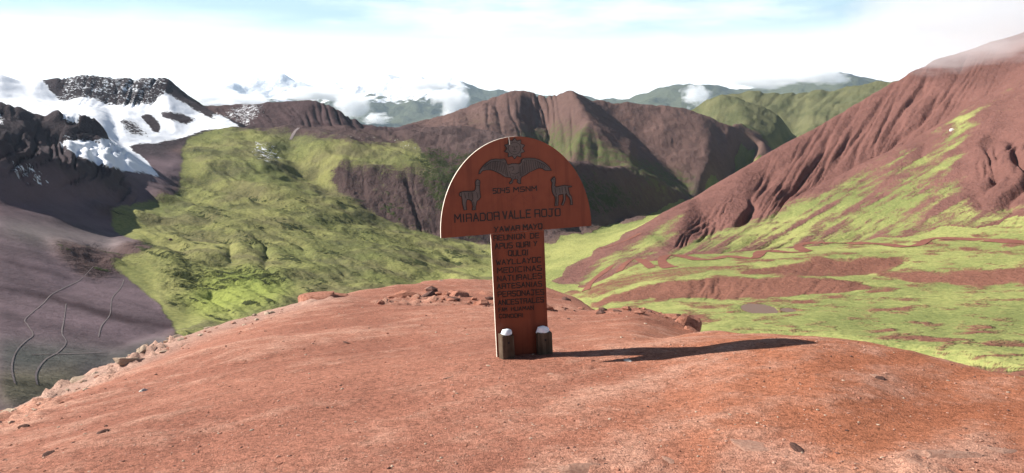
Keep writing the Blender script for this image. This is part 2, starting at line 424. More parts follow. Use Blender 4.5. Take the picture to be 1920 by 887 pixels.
# terraces and mounds
L('terraces', (1080, 552, 440), (1180, 508, 490), (1300, 487, 520), (1450, 472, 540), (1600, 463, 550), (1750, 451, 550), (1920, 441, 540), (2380, 430, 540))
L('terraces', (1130, 535, 440), (1250, 512, 450), (1400, 498, 458), (1470, 489, 462), (1550, 482, 466), (1640, 479, 470), (1690, 481, 474), (1800, 474, 480), (1920, 468, 480))
L('terraces', (1400, 506, 444), (1480, 511, 434), (1560, 515, 428), (1630, 514, 430), (1690, 496, 448))
L('terraces', (1640, 506, 425), (1750, 507, 412), (1920, 498, 405), (2380, 490, 400))
L('terraces', (1640, 517, 408), (1720, 529, 388), (1800, 533, 380), (1920, 532, 374), (2380, 535, 370))
L('terraces', (1090, 565, 405), (1150, 548, 400), (1230, 531, 398), (1300, 522, 397), (1400, 517, 396), (1500, 515, 394), (1560, 520, 386), (1640, 536, 366))
L('terraces', (1150, 563, 372), (1230, 558, 364), (1330, 558, 356), (1430, 557, 351), (1520, 551, 352), (1590, 545, 355))
L('terraces', (1150, 580, 330), (1300, 578, 305), (1450, 566, 310), (1600, 555, 325), (1750, 551, 330), (1920, 556, 315), (2380, 570, 300))
L('terraces', (1180, 600, 260), (1320, 622, 195), (1500, 616, 203), (1660, 640, 182), (1800, 654, 168), (1920, 688, 145), (2380, 720, 130))
# green peak and the pale ridge beyond it
L('green_peak', (1290, 206, 2600), (1320, 188, 2620), (1355, 171, 2600), (1378, 174, 2580), (1400, 185, 2560), (1430, 196, 2540), (1462, 214, 2500), (1500, 246, 2450), (1525, 268, 2420))
L('green_peak', (1330, H, 2250, -70), (1400, 232, 2350), (1450, 258, 2330), (1490, 272, 2330))
L('green_peak', (1330, H, 2850, -20), (1420, H, 2850, -40), (1480, H, 2800, -70), (1520, 256, 2750), (1580, 246, 2800))
L('green_peak', (1340, 178, 3300), (1390, 172, 3300), (1412, 164, 3300), (1432, 169, 3300), (1480, 170, 3300), (1520, 169, 3300), (1570, 163, 3300), (1640, 147, 3300), (1680, 150, 3300), (1780, 160, 3300), (1920, 165, 3300))
L('green_peak', *[(x, H, 3880, -120) for x in (-460, 0, 400, 900, 1300, 1500, 1700, 1920, 2380)])
L('green_peak', (1920, H, 2300, -60), (2380, H, 2300, -40))
W.solve()

tagg = W.T
def tmask(*names):
    return np.isin(tagg, [TI[n] for n in names])
Z0 = W.Z
soft = blur(Z0, 5, 6); sharp = blur(Z0, 1.8, 2.4)
wsoft = blur(tmask('terraces', 'grassy_hillside', 'scree_slope', 'valley_floor', 'red_mountain').astype(float), 4, 4)
W.Z = wsoft * (0.3 * soft + 0.7 * sharp) + (1 - wsoft) * sharp
PX, PY = project(W.X, W.Y, W.Z + EYE)
nearness = np.clip(W.R / 1000.0, 0.15, 2.0)

WPX = 13 * fbm(PX / 46, PY / 24, 6, 0.66) * sstep(100, 400, W.R); WPY = 7 * fbm(PX / 46 + 50, PY / 24, 5, 0.6)
def region(poly, tags=None, s=3.0, dr=None):
    m = inpoly(PX + WPX, PY + WPY, poly)
    if tags: m &= tmask(*tags)
    if dr: m &= (W.R > dr[0]) & (W.R < dr[1])
    return blur(m.astype(np.float32), s, s) if s else m.astype(np.float32)

# general roughness of the ground, in metres, by kind of ground
amp = np.zeros_like(W.Z)
for n, a in (('valley_floor', .35), ('scree_slope', .25), ('crag', 1.7), ('snowy_mountain', .5), ('purple_ridge', .9), ('grassy_hillside', .9),
             ('central_mountain', 1.2), ('shrubby_ridge', 1.3), ('red_mountain', .55), ('terraces', .5), ('green_peak', 1.6)):
    amp[tmask(n)] = a
amp = blur(amp, 6, 6)
n1 = fbm(W.X / 130, W.Y / 130, 6, 0.52)
n2 = fbm(W.X / 45 + 7, W.Y / 45, 5, 0.55, True)
W.Z = W.Z + amp * (5.0 * n1 * np.clip(W.R / 600, .25, 1.6) + 2.2 * (n2 - 0.3) * np.clip(W.R / 700, .2, 1.6))

hum = blur(tmask('grassy_hillside').astype(float), 6, 6) * sstep(200, 380, W.R)
fold = fbm((PY - .30 * PX + 14 * n1) / 30, (PX + .5 * PY) / 210, 4, .5)
W.Z = W.Z + hum * (8.0 * fold * np.clip(W.R / 550, .5, 1.6) + 1.0 * fbm(W.X / 38 + 3, W.Y / 38, 4, .5, True) + 0.45 * fbm(W.X / 9, W.Y / 9, 3, .6))
hum2 = blur(tmask('shrubby_ridge', 'central_mountain', 'green_peak').astype(float), 6, 6)
W.Z = W.Z + hum2 * 1.4 * fbm(W.X / 30, W.Y / 30, 4, .6)
def gullies(poly, tags, wl, lean, depth, seed, s=6, warp=0.9, along=90.0, dr=None):
    """water-cut ravines: narrow floors, rounded ribs, uneven spacing, some dying out"""
    m = region(poly, tags, s, dr)
    sel = m > 0.01
    u = (PX[sel] - lean * (PY[sel] - 300)) / wl
    w = PY[sel] / along
    u = u + warp * pnoise(u * 0.4 + seed, w * 1.3) + 0.25 * warp * pnoise(u * 1.3 + seed, w * 4.0)
    g = np.clip(1 - np.abs(pnoise(u * 0.8 + seed * 3.1, w * 0.55)) * 2.6, 0, 1)
    g2 = np.clip(1 - np.abs(pnoise(u * 2.1 + seed, w * 1.1 + 5)) * 2.8, 0, 1)
    var = sstep(-0.45, 0.45, pnoise(u * 0.31 + seed * 7, w * 0.8))
    var2 = sstep(-0.2, 0.5, pnoise(u * 0.5 + seed * 5, w * 1.5 + 3))
    W.Z[sel] -= depth * m[sel] * (g ** 1.8 * (0.25 + 0.75 * var) + 0.35 * g2 ** 2 * var2)
GS = gullies
GS([(1300, 452), (1340, 412), (1410, 352), (1510, 296), (1600, 232), (1680, 175), (1750, 165), (1790, 205), (1700, 265), (1560, 335), (1430, 405), (1330, 445)], ('red_mountain',), 32, -0.55, 11, 1.0, 7, .8, 150, (690, 1190))
GS([(1300, 440), (1420, 330), (1560, 235), (1700, 140), (1900, 90), (1900, 150), (1760, 220), (1560, 335), (1330, 445)], ('red_mountain',), 11, -0.6, 3.4, 31.0, 8, .8, 150, (690, 1240))
GS([(1262, 462), (1300, 420), (1370, 378), (1420, 380), (1400, 412), (1330, 444), (1290, 458)], ('red_mountain',), 30, -0.8, 14, 4.0, 3)
GS([(1800, 240), (1920, 200), (1960, 420), (1850, 400), (1840, 330)], ('red_mountain',), 60, -0.5, 13, 2.0, 7)
GS([(1300, 470), (1500, 380), (1800, 230), (1920, 200), (1920, 380), (1600, 450)], ('red_mountain',), 90, -1.5, 5, 6.0, 10)
GS([(840, 226), (940, 186), (1060, 182), (1100, 230), (1140, 285), (1000, 300), (940, 250), (850, 236)], ('central_mountain',), 24, 0.1, 6, 3.0, 5, .7, 170)
GS([(1000, 176), (1045, 178), (1040, 250), (1035, 300), (1005, 300)], ('central_mountain',), 16, 0.1, 12, 3.5, 4, .7, 120)
GS([(1100, 190), (1180, 196), (1310, 217), (1440, 285), (1330, 360), (1230, 330), (1140, 260)], ('central_mountain',), 60, 1.1, 3.5, 5.0, 8, .6, 170)
GS([(590, 194), (620, 202), (735, 244), (700, 246), (560, 238)], ('purple_ridge',), 15, 0.5, 6, 8.0, 4, .7, 120)
GS([(385, 203), (560, 196), (560, 240), (395, 238)], ('purple_ridge',), 20, 0.7, 3, 9.0, 4, .7, 120)
GS([(650, 322), (800, 322), (830, 350), (840, 440), (770, 432), (700, 400), (640, 368)], ('grassy_hillside', 'shrubby_ridge'), 26, 0.3, 6, 11.0, 5, .8, 150)
GS([(790, 262), (1057, 306), (1280, 376), (1200, 400), (1100, 425), (830, 440)], ('shrubby_ridge',), 44, 0.7, 6, 13.0, 7, .9, 120)
GS([(110, 141), (312, 146), (325, 165), (280, 200), (120, 198)], ('snowy_mountain',), 12, -0.6, 6, 15.0, 2, .7, 60)
GS([(0, 202), (225, 210), (235, 300), (260, 385), (0, 385)], ('crag',), 30, -0.3, 8, 17.0, 4, 1.0, 50)
GS([(1380, 178), (1680, 156), (1680, 220), (1560, 250), (1500, 250)], ('green_peak',), 30, -0.9, 7, 19.0, 4, .7, 90, (2700, 3500))
GS([(1130, 565), (1240, 528), (1500, 515), (1640, 536), (1590, 548), (1430, 560), (1150, 566)], ('terraces',), 34, -0.5, 1.1, 21.0, 3, .8, 90)
GS([(1390, 508), (1470, 488), (1640, 478), (1700, 482), (1690, 500), (1560, 517)], ('terraces',), 60, -0.3, 1.5, 23.0, 3)
GS([(200, 395), (480, 420), (900, 470), (900, 520), (700, 540), (600, 580), (330, 610), (200, 495)], ('grassy_hillside',), 90, 1.7, 3.0, 25.0, 12)

# the two muddy ponds: level basins
ponds = []
for (px, py, hw, hd) in ((1424, 579, 6.6, 4.6), (1478, 581, 2.8, 1.7)):
    p = W.hit(px, py, 120)
    z = p.z - EYE
    dd = np.sqrt(((W.X - p.x) / (hw * 1.5)) ** 2 + ((W.Y - p.y) / (hd * 2.1)) ** 2)
    k = 1 - sstep(0.8, 1.7 if hw > 5 else 1.15, dd)
    W.Z = W.Z * (1 - k) + z * k
    dp = np.sqrt(((W.X - p.x) / hw) ** 2 + ((W.Y - p.y) / (hd * 1.9)) ** 2)
    W.Z = W.Z - 0.6 * (1 - sstep(0.72, 1.0, dp))
    ponds.append((p, hw, hd))

# ---------------------------------------------------------------- what covers the ground
PX, PY = project(W.X, W.Y, W.Z + EYE)
soil = np.zeros(W.Z.shape + (3,), np.float32)
SO = {'valley_floor': (.16, .11, .07), 'scree_slope': (.135, .096, .106), 'crag': (.050, .038, .042), 'snowy_mountain': (.05, .038, .042),
      'purple_ridge': (.074, .046, .046), 'grassy_hillside': (.085, .055, .052), 'central_mountain': (.122, .073, .063), 'shrubby_ridge': (.095, .062, .058),
      'red_mountain': (.172, .082, .068), 'terraces': (.185, .082, .058), 'green_peak': (.16, .14, .07)}
for n, c in SO.items(): soil[tmask(n)] = c
for k in range(3): soil[..., k] = blur(soil[..., k], 4, 4)
def tint(poly, col, tags=None, s=8, f=1.0):
    m = (region(poly, tags, s) * f)[..., None]
    soil[:] = soil * (1 - m) + np.array(col, np.float32) * m
grass = np.zeros_like(W.Z); shrub = np.zeros_like(W.Z); snow = np.zeros_like(W.Z)
def lay(a, poly, v, tags=None, s=3):
    m = region(poly, tags, s)
    a[:] = a * (1 - m) + v * m
low = fbm(W.X / 60, W.Y / 60, 4)
low2 = fbm(W.X / 22 + 31, W.Y / 22, 4)
# scree bands
tint([(0, 640), (230, 660), (330, 625), (300, 690), (0, 700)], (.092, .096, .084), ('scree_slope',), 8)
tint([(0, 410), (150, 430), (290, 462), (190, 490), (0, 440)], (.15, .125, .12), ('scree_slope',), 8)
tint([(0, 700), (160, 690), (100, 760), (0, 760)], (.17, .15, .10), ('scree_slope',), 5)
sc = (blur(tmask('scree_slope').astype(float), 3, 3) * sstep(120, 200, W.R))[..., None]
band = (fbm((PY - .27 * PX) / 34, (PX + PY) / 420, 5, .6))[..., None]
soil *= 1 + sc * .75 * band
tint([(-20, 530), (100, 553), (220, 590), (345, 612), (345, 620), (210, 600), (100, 564), (-20, 538)], (.055, .035, .04), ('scree_slope',), 2)
tint([(-20, 478), (60, 500), (130, 520), (130, 524), (60, 507), (-20, 486)], (.075, .05, .056), ('scree_slope',), 2)
tint([(-20, 335), (100, 335), (160, 345), (235, 366), (345, 355), (345, 300), (360, 395), (-20, 400)], (.115, .078, .086), ('crag', 'scree_slope'), 5)
# grass
lay(grass, [(340, 300), (345, 262), (400, 242), (540, 238), (560, 245), (700, 258), (780, 262), (830, 340), (640, 310), (600, 330), (720, 410), (830, 445), (960, 465), (960, 560), (340, 640), (300, 570), (195, 492), (290, 462), (215, 437), (205, 392), (335, 362)], 0.95, ('grassy_hillside', 'scree_slope', 'shrubby_ridge', 'valley_floor', 'snowy_mountain'))
lay(grass, [(470, 236), (700, 243), (780, 247), (770, 262), (720, 275), (600, 262), (560, 252), (480, 246)], 0.28, ('grassy_hillside',), 4)
lay(grass, [(640, 310), (800, 318), (850, 440), (770, 430), (700, 398), (640, 362)], 0.30, ('grassy_hillside', 'shrubby_ridge'), 6)
lay(grass, [(820, 258), (1057, 300), (1290, 376), (1200, 400), (1100, 425), (840, 445)], 0.42, ('shrubby_ridge',), 6)
lay(grass, [(960, 240), (1060, 220), (1110, 240), (1190, 300), (1290, 365), (1060, 310), (960, 290)], 0.60, ('central_mountain',), 8)
lay(grass, [(1140, 290), (1200, 290), (1330, 330), (1440, 290), (1400, 330), (1300, 375), (1200, 335)], 0.58, ('central_mountain', 'shrubby_ridge'), 8)
lay(grass, [(820, 225), (900, 205), (1000, 260), (900, 240)], 0.36, ('central_mountain',), 6)
grass[tmask('valley_floor')] = 0.95
grass[tmask('green_peak')] = 0.86
ter = tmask('terraces')
patch = fbm(PX / 75, PY / 11, 5, .6)
grass[ter] = np.clip(0.68 + 0.30 * low2[ter] + 0.25 * low[ter] + 0.80 * patch[ter], 0, 1)
lay(grass, [(1100, 575), (1150, 552), (1240, 531), (1300, 524), (1500, 517), (1560, 523), (1650, 540), (1590, 547), (1430, 558), (1330, 559), (1220, 558)], 0.12, ('terraces',), 2)
lay(grass, [(1090, 545), (1180, 515), (1300, 500), (1380, 500), (1300, 515), (1200, 530), (1110, 560)], 0.45, ('terraces',), 3)
lay(grass, [(1385, 507), (1470, 497), (1550, 488), (1640, 481), (1695, 483), (1690, 500), (1640, 514), (1560, 517), (1480, 513)], 0.22, ('terraces',), 2)
lay(grass, [(1650, 514), (1750, 510), (1920, 502), (1990, 505), (1990, 533), (1800, 533), (1700, 527)], 0.20, ('terraces',), 2)
rm = tmask('red_mountain')
streaks = fbm((PX + 1.7 * PY) / 60, (PY - 0.55 * PX) / 300, 4)
streaks2 = fbm((PX + 1.7 * PY) / 22, (PY - 0.55 * PX) / 90, 4)
g_rm = np.clip(0.30 + 0.26 * sstep(240, 430, PY) + 0.55 * streaks + 0.60 * streaks2, 0, 1)
m = region([(1060, 540), (1262, 462), (1430, 402), (1560, 345), (1700, 275), (1830, 200), (1800, 330), (1840, 400), (1990, 370), (1990, 480), (1060, 580)], ('red_mountain',), 6)
grass += m * g_rm
m = region([(1050, 540), (1200, 435), (1300, 380), (1262, 455), (1150, 510)], ('red_mountain',), 6)
grass += m * np.clip(0.54 + .5 * streaks + .3 * streaks2, 0, 1)
m = region([(1620, 320), (1700, 262), (1800, 195), (1990, 110), (1990, 160), (1840, 220), (1750, 275)], ('red_mountain',), 6)
grass += m * np.clip(0.26 + .7 * streaks + .4 * streaks2, 0, 1)
grass = np.clip(grass, 0, 1)
gcol = np.zeros_like(soil); gcol[:] = (.248, .240, .088)
gcol[tmask('terraces', 'valley_floor', 'red_mountain')] = (.305, .305, .108)
gcol[tmask('green_peak')] = (.145, .14, .07)
gcol[tmask('central_mountain', 'shrubby_ridge')] = (.11, .125, .045)
for k in range(3): gcol[..., k] = blur(gcol[..., k], 5, 5)
gh = tmask('grassy_hillside'); mixn = (sstep(-.35, .45, low + .5 * low2) * gh)[..., None]
gcol[:] = gcol * (1 - .75 * mixn) + np.array((.140, .120, .066), np.float32) * .75 * mixn
m = region([(380, 520), (470, 500), (560, 540), (500, 570), (420, 590), (330, 590)], ('grassy_hillside',), 8)[..., None]
gcol[:] = gcol * (1 - m * .8) + np.array((.24, .28, .065), np.float32) * m * .8
# shrubs
lay(shrub, [(200, 490), (310, 463), (470, 491), (560, 500), (700, 525), (600, 560), (520, 542), (450, 548), (400, 562), (330, 565), (250, 532)], 0.60, ('grassy_hillside',), 10)
lay(shrub, [(205, 395), (450, 428), (680, 474), (880, 513), (800, 530), (600, 492), (400, 457), (290, 455)], 0.42, ('grassy_hillside',), 6)
lay(shrub, [(500, 345), (600, 378), (820, 465), (800, 484), (600, 430), (500, 390)], 0.50, ('grassy_hillside',), 6)
lay(shrub, [(780, 262), (1057, 300), (1290, 376), (1270, 384), (1200, 402), (1100, 428), (830, 447), (770, 330)], 0.66, ('shrubby_ridge', 'grassy_hillside'), 6)
lay(shrub, [(1080, 172), (1180, 190), (1310, 210), (1450, 285), (1330, 360), (1230, 330), (1130, 250)], 0.20, ('central_mountain',), 8)
lay(shrub, [(1380, 180), (1500, 246), (1490, 275), (1400, 232)], 0.42, ('green_peak',), 3)
tus = fbm((PY - .30 * PX + 10 * n1) / 15, (PX + .4 * PY) / 85, 5, .6)
hs = blur(tmask('grassy_hillside').astype(float), 3, 3) * sstep(300, 380, PY)
shrub = np.maximum(shrub, hs * np.clip(.30 + 1.0 * tus, 0, .70))
# snow
sn_m = tmask('snowy_mountain')
lay(snow, [(-500, 100), (0, 136), (75, 148), (115, 190), (160, 180), (200, 194), (280, 194), (312, 172), (380, 205), (450, 240), (380, 244), (330, 262), (290, 268), (225, 272), (-500, 290)], 0.95, ('snowy_mountain',), 2)
lay(snow, [(110, 140), (312, 142), (325, 160), (280, 194), (200, 194), (160, 180), (115, 192)], 0.44, ('snowy_mountain',), 2)
lay(snow, [(312, 142), (327, 158), (390, 200), (455, 240), (420, 232), (370, 205), (318, 172)], 0.12, ('snowy_mountain',), 2)
lay(snow, [(262, 216), (282, 214), (302, 240), (300, 252), (284, 242)], 0.0, ('snowy_mountain',), 1.5)
lay(snow, [(290, 208), (330, 212), (372, 226), (350, 234), (310, 224)], 0.1, ('snowy_mountain',), 2)
lay(snow, [(215, 215), (250, 225), (290, 258), (260, 260), (225, 240)], 0.42, ('snowy_mountain',), 3)
lay(snow, [(97, 262), (205, 262), (222, 250), (305, 332), (230, 320), (160, 300)], 0.92, None, 2)
lay(snow, [(5, 303), (60, 300), (125, 345), (80, 352), (20, 335)], 0.62, None, 3)
lay(snow, [(115, 212), (150, 214), (148, 232), (118, 226)], 0.9, ('crag',), 1.5)
lay(snow, [(-200, 190), (10, 205), (10, 235), (-200, 240)], 0.6, ('crag',), 2)
lay(snow, [(395, 205), (450, 238), (470, 238), (520, 195), (440, 196)], 0.46, ('purple_ridge',), 5)
lay(snow, [(395, 208), (455, 240), (420, 240)], 0.9, ('purple_ridge', 'snowy_mountain'), 2)
lay(snow, [(458, 268), (500, 262), (540, 290), (525, 312), (480, 300)], 0.42, ('grassy_hillside',), 3)
lay(snow, [(590, 245), (640, 250), (780, 250), (800, 300), (720, 270), (600, 262)], 0.33, ('grassy_hillside',), 4)
lay(snow, [(1085, 185), (1140, 200), (1200, 225), (1150, 225)], 0.36, ('central_mountain',), 4)

M_ground = terrain_material()
relief = 1 - .78 * blur(tmask('scree_slope').astype(np.float32), 4, 4) - .35 * blur(tmask('terraces').astype(np.float32), 4, 4)
attrs = dict(relief=relief, soil=soil, grasscol=gcol, grass=grass, shrub=shrub, snow=snow)
cell = tagg[:-1, :-1]
for n in TAGS:
    W.mesh(n, cell == TI[n], attrs, M_ground)

# ================================================================== far mountains
D = Terrain(rad(-43), rad(43), 700, 8300.0, 20000.0, 120)
DL = lambda *p: D.line(0, *[(q[0], q[1], q[2] * 1.6) if len(q) == 3 else (q[0], q[1], q[2] * 1.6, q[3] * 1.6) for q in p])
DL(*[(x, H, 5250, -700) for x in range(-460, 2381, 284)])
DL((-460, 245, 6800), (200, 240, 6800), (420, 222, 6900), (520, 215, 7000), (600, 222, 6800), (680, 236, 6600), (700, 232, 6600), (800, 238, 6500), (900, 246, 6500), (1200, 215, 6600), (1300, 210, 6500), (1400, 220, 6500), (1600, 200, 6500), (1800, 190, 6500), (2380, 190, 6500))
DL((640, 205, 7600), (690, 180, 8000), (700, 172, 8100), (729, 148, 8600), (745, 152, 8500), (776, 157, 8500))
DL((776, 157, 8500), (770, 190, 7700), (745, 222, 7000))
DL((820, 205, 7400), (845, 190, 7700), (800, 175, 8000))
DL((-460, 190, 9500), (200, 185, 9500), (330, 178, 9500), (395, 170, 9500), (440, 160, 9600), (465, 150, 9600), (494, 155, 9600), (512, 146, 9600), (527, 140, 9600), (545, 145, 9600), (566, 147, 9600), (588, 158, 9600), (606, 155, 9500), (624, 148, 9500), (645, 158, 9400), (675, 160, 9300), (700, 152, 9200), (729, 147, 9000), (776, 156, 9000), (801, 158, 9000), (833, 151, 9100), (851, 154, 9100), (882, 166, 9100), (960, 178, 9200), (1150, 190, 9000), (1190, 182, 8600), (1235, 165, 8400), (1270, 156, 8300), (1300, 152, 8300), (1335, 150, 8300), (1380, 160, 8300), (1450, 165, 8300), (1510, 152, 8300), (1535, 143, 8300), (1570, 138, 8300), (1600, 146, 8300), (1700, 160, 8300), (2380, 170, 8300))
DL((527, 140, 9600), (520, 175, 8800), (500, 200, 8000))
DL((566, 147, 9600), (575, 180, 8800), (560, 205, 8000))
DL(*[(x, H, 12400, -700) for x in range(-460, 2381, 284)])
D.solve()
D.Z = blur(D.Z, 0.8, 1.5)
dn = fbm(D.X / 2400, D.Y / 2400, 6, 0.55, True)
D.Z = D.Z + 210 * (dn - 0.35) + 85 * fbm(D.X / 640, D.Y / 640, 5)
hgt = D.Z / 1.6
d_soil = np.zeros(D.Z.shape + (3,), np.float32); d_soil[:] = (.06, .062, .066)
d_g = np.zeros_like(d_soil); d_g[:] = (.10, .11, .06)
d_snow = np.clip(0.5 + (hgt - 260) / 260.0 + 0.35 * fbm(D.X / 300, D.Y / 300, 4, .5, True) - .1, 0, 1)
d_snow *= sstep(-50, 120, -(PXd := project(D.X, D.Y, D.Z + EYE)[0]) + 900)
d_grass = np.clip(0.9 - (hgt - 250) / 500.0, 0.1, 0.9)
def far_material():
    t = NT('far_mountain_ground')
    p = t.pos()
    mid = t.noise(p, 0.0025, 6, 0.6); fine = t.noise(p, 0.012, 5, 0.6)
    n = t.math('ADD', t.math('MULTIPLY', mid, 0.6), t.math('MULTIPLY', fine, 0.4))
    gf = t.ramp(t.math('ADD', t.attr('grass'), t.math('SUBTRACT', n, 0.5)), 0.4, 0.6)
    c = t.mix(gf, t.attr('soil', True), t.mix(n, t.attr('grasscol', True), (0.06, 0.065, 0.04)))
    sf = t.ramp(t.math('ADD', t.attr('snow'), t.math('MULTIPLY', t.math('SUBTRACT', n, 0.5), 1.6)), 0.45, 0.6)
    c = t.mix(sf, c, (0.8, 0.82, 0.86))
    return t.finish(c, 0.95, t.bump(fine, 0.8, 40.0), 0.05)
D.mesh('far_mountains', np.ones((D.nr - 1, D.nc - 1), bool), dict(soil=d_soil, grasscol=d_g, grass=d_grass, snow=d_snow), far_material())

# ================================================================== foreground hill of red earth
G = Terrain(rad(-72), rad(72), 780, 0.7, 95.0, 390)
GL = lambda *p: G.line(0, *p)
PXS = [-3000, -900, -460, 0, 480, 960, 1440, 1920, 2380, 2900, 5000]
def azpx(a): return 960 + FPX * CP * math.tan(a)
AZS = [rad(a) for a in (-72, -60, -48, -36, -24, -12, 0, 12, 24, 36, 48, 60, 72)]
GL(*[(azpx(a), H, 0.7, -1.65) for a in AZS])
GL(*[(azpx(a), H, 2.2, -1.62 - 0.12 * max(0, -a)) for a in AZS])
GL((-1800, 887, 6.2), (-460, 887, 5.6), (0, 887, 5.0), (400, 870, 4.25), (700, 880, 3.75), (960, 887, 3.5), (1300, 880, 3.55), (1600, 880, 3.75), (1920, 887, 4.15), (2380, 887, 5.0), (4000, 887, 7.2))
GL((-460, 840, 7.2), (0, 822, 6.6), (400, 735, 6.3), (700, 690, 6.25), (979, 662, 6.4), (1100, 672, 6.25), (1190, 678, 6.0), (1300, 668, 6.05), (1400, 655, 6.15), (1515, 650, 6.25), (1650, 668, 6.4), (1800, 700, 6.5), (1920, 735, 6.2), (2380, 800, 6.4))
GL((1060, 648, 6.75), (1120, 645, 6.7), (1190, 641, 6.65), (1300, 637, 6.65), (1400, 634, 6.65), (1515, 633, 6.65), (1650, 648, 6.7))
GL((0, 790, 8.0), (250, 700, 9.0), (420, 640, 9.8), (600, 595, 11.6), (700, 578, 12.5), (800, 567, 13.0), (920, 562, 13.2), (1000, 573, 12.6), (1100, 577, 12.6), (1200, 564, 13.2), (1250, 568, 12.9), (1290, 580, 12.2), (1316, 598, 11.0), (1335, 612, 9.2), (1420, 623, 8.0), (1560, 629, 7.5), (1640, 636, 7.3), (1800, 661, 6.9), (1920, 688, 6.7), (2380, 760, 8.0), (4000, 800, 9.0))
GL((-1800, 900, 8.0), (-460, 812, 9.5), (-150, 800, 9.6), (0, 771, 10.2), (80, 733, 11.2), (170, 690, 12.6), (260, 652, 14.0), (340, 620, 15.2), (420, 598, 16.3), (480, 582, 17.2), (540, 566, 18.2), (600, 551, 19.2), (700, 534, 21.5), (770, 523, 23.5), (830, 516, 25.5), (900, 515, 27), (960, 520, 27.5), (1020, 530, 27), (1075, 545, 25.5), (1110, 560, 24), (1135, 573, 22.5))
GL((800, H, 15.2, -3.85), (900, H, 15.6, -3.95), (1000, H, 15.0, -4.0), (1090, H, 15.5, -4.3))
GL((740, 562, 17.0), (830, 556, 17.4), (915, 555, 18.0), (1010, 560, 18.5), (1080, 571, 18.5))
BACK = [(-1800, 8, -2.6), (-460, 9.5, -3.0), (0, 10.2, -3.2), (170, 12.6, -3.6), (340, 15.2, -3.75), (480, 17.2, -4.0), (600, 19.2, -4.1), (770, 23.5, -4.6), (900, 27, -5.2), (1020, 27, -5.6), (1110, 24, -5.4), (1200, 13.4, -3.1), (1330, 9.0, -2.3), (1560, 7.8, -1.95), (1800, 7.0, -1.95), (1920, 6.8, -2.05), (2380, 8, -2.6), (4000, 9, -2.8)]
for mul, dz in ((1.16, 0.8), (1.6, 3.6), (2.4, 10.5)):
    GL(*[(x, H, d * mul, z - dz * d / 12.0) for x, d, z in BACK])
GL(*[(x, H, 94, -66) for x in PXS])
G.solve()
G.Z = 0.5 * blur(G.Z, 5, 8) + 0.5 * blur(G.Z, 2.2, 4)
gpx, gpy = project(G.X, G.Y, G.Z + EYE)
wx, wy = G.X + 0.35 * fbm(G.X / 1.5, G.Y / 1.5, 3), G.Y + 0.35 * fbm(G.X / 1.5 + 9, G.Y / 1.5, 3)
g1 = fbm(G.X / 2.6, G.Y / 2.6, 4)
# low ledges running with the bedding, from lower left to upper right
ca, sa = math.cos(rad(38)), math.sin(rad(38))
ub, vb = wx * ca + wy * sa, -wx * sa + wy * ca
bed = fbm(ub / 2.4, vb / 0.42, 5, 0.55)
rough = fbm(wx / 0.30, wy / 0.30, 5, 0.6)
lump = np.clip(fbm(wx / 0.42 + 4, wy / 0.42, 5, 0.62) * 1.7 - 0.05, 0, 1)
gnear = np.clip(G.R / 6.0, 0.5, 3.0)
rock_zone = np.zeros_like(G.Z)
def gz(poly, v, s=4):
    m = blur(inpoly(gpx, gpy, poly).astype(np.float32), s, s); rock_zone[:] = np.maximum(rock_zone, m * v)
gz([(1340, 840), (1440, 818), (1530, 830), (1560, 880), (1480, 905), (1330, 880)], 1.0)
gz([(1660, 880), (1720, 840), (1800, 822), (1930, 832), (1960, 900), (1660, 905)], 1.0)
gz([(980, 880), (1060, 850), (1180, 840), (1290, 850), (1320, 900), (980, 905)], 0.7)
gz([(1640, 700), (1760, 720), (1700, 735), (1600, 715)], 0.4)
gz([(740, 725), (850, 695), (960, 705), (900, 720), (780, 740)], 0.5)
gz([(1000, 700), (1060, 688), (1110, 690), (1050, 712)], 0.6)
gz([(-10, 790), (120, 725), (260, 665), (340, 625), (350, 640), (200, 720), (60, 790), (-10, 830)], 0.8, 3)
gz([(540, 560), (620, 545), (640, 560), (560, 575)], 0.8, 3)
gz([(690, 570), (800, 548), (880, 560), (800, 572)], 0.8, 3)
gz([(1230, 575), (1300, 575), (1335, 612), (1270, 605)], 1.0, 2)
G.Z = G.Z + 0.035 * g1 * gnear + 0.020 * bed * gnear + 0.004 * rough * gnear + 0.12 * lump * rock_zone * np.clip(gnear, .6, 2.2)
dust = np.clip(0.45 + 0.5 * bed + 0.35 * g1 + 0.7 * rock_zone * (0.4 + lump), 0, 1)
grey = blur(inpoly(gpx, gpy, [(-40, 800), (0, 765), (340, 615), (480, 580), (640, 545), (640, 560), (400, 625), (250, 690), (60, 790)]).astype(np.float32), 5, 5) * (G.R > 9)
warm = sstep(900, 1650, gpx) * sstep(560, 640, gpy) * (1 - rock_zone)
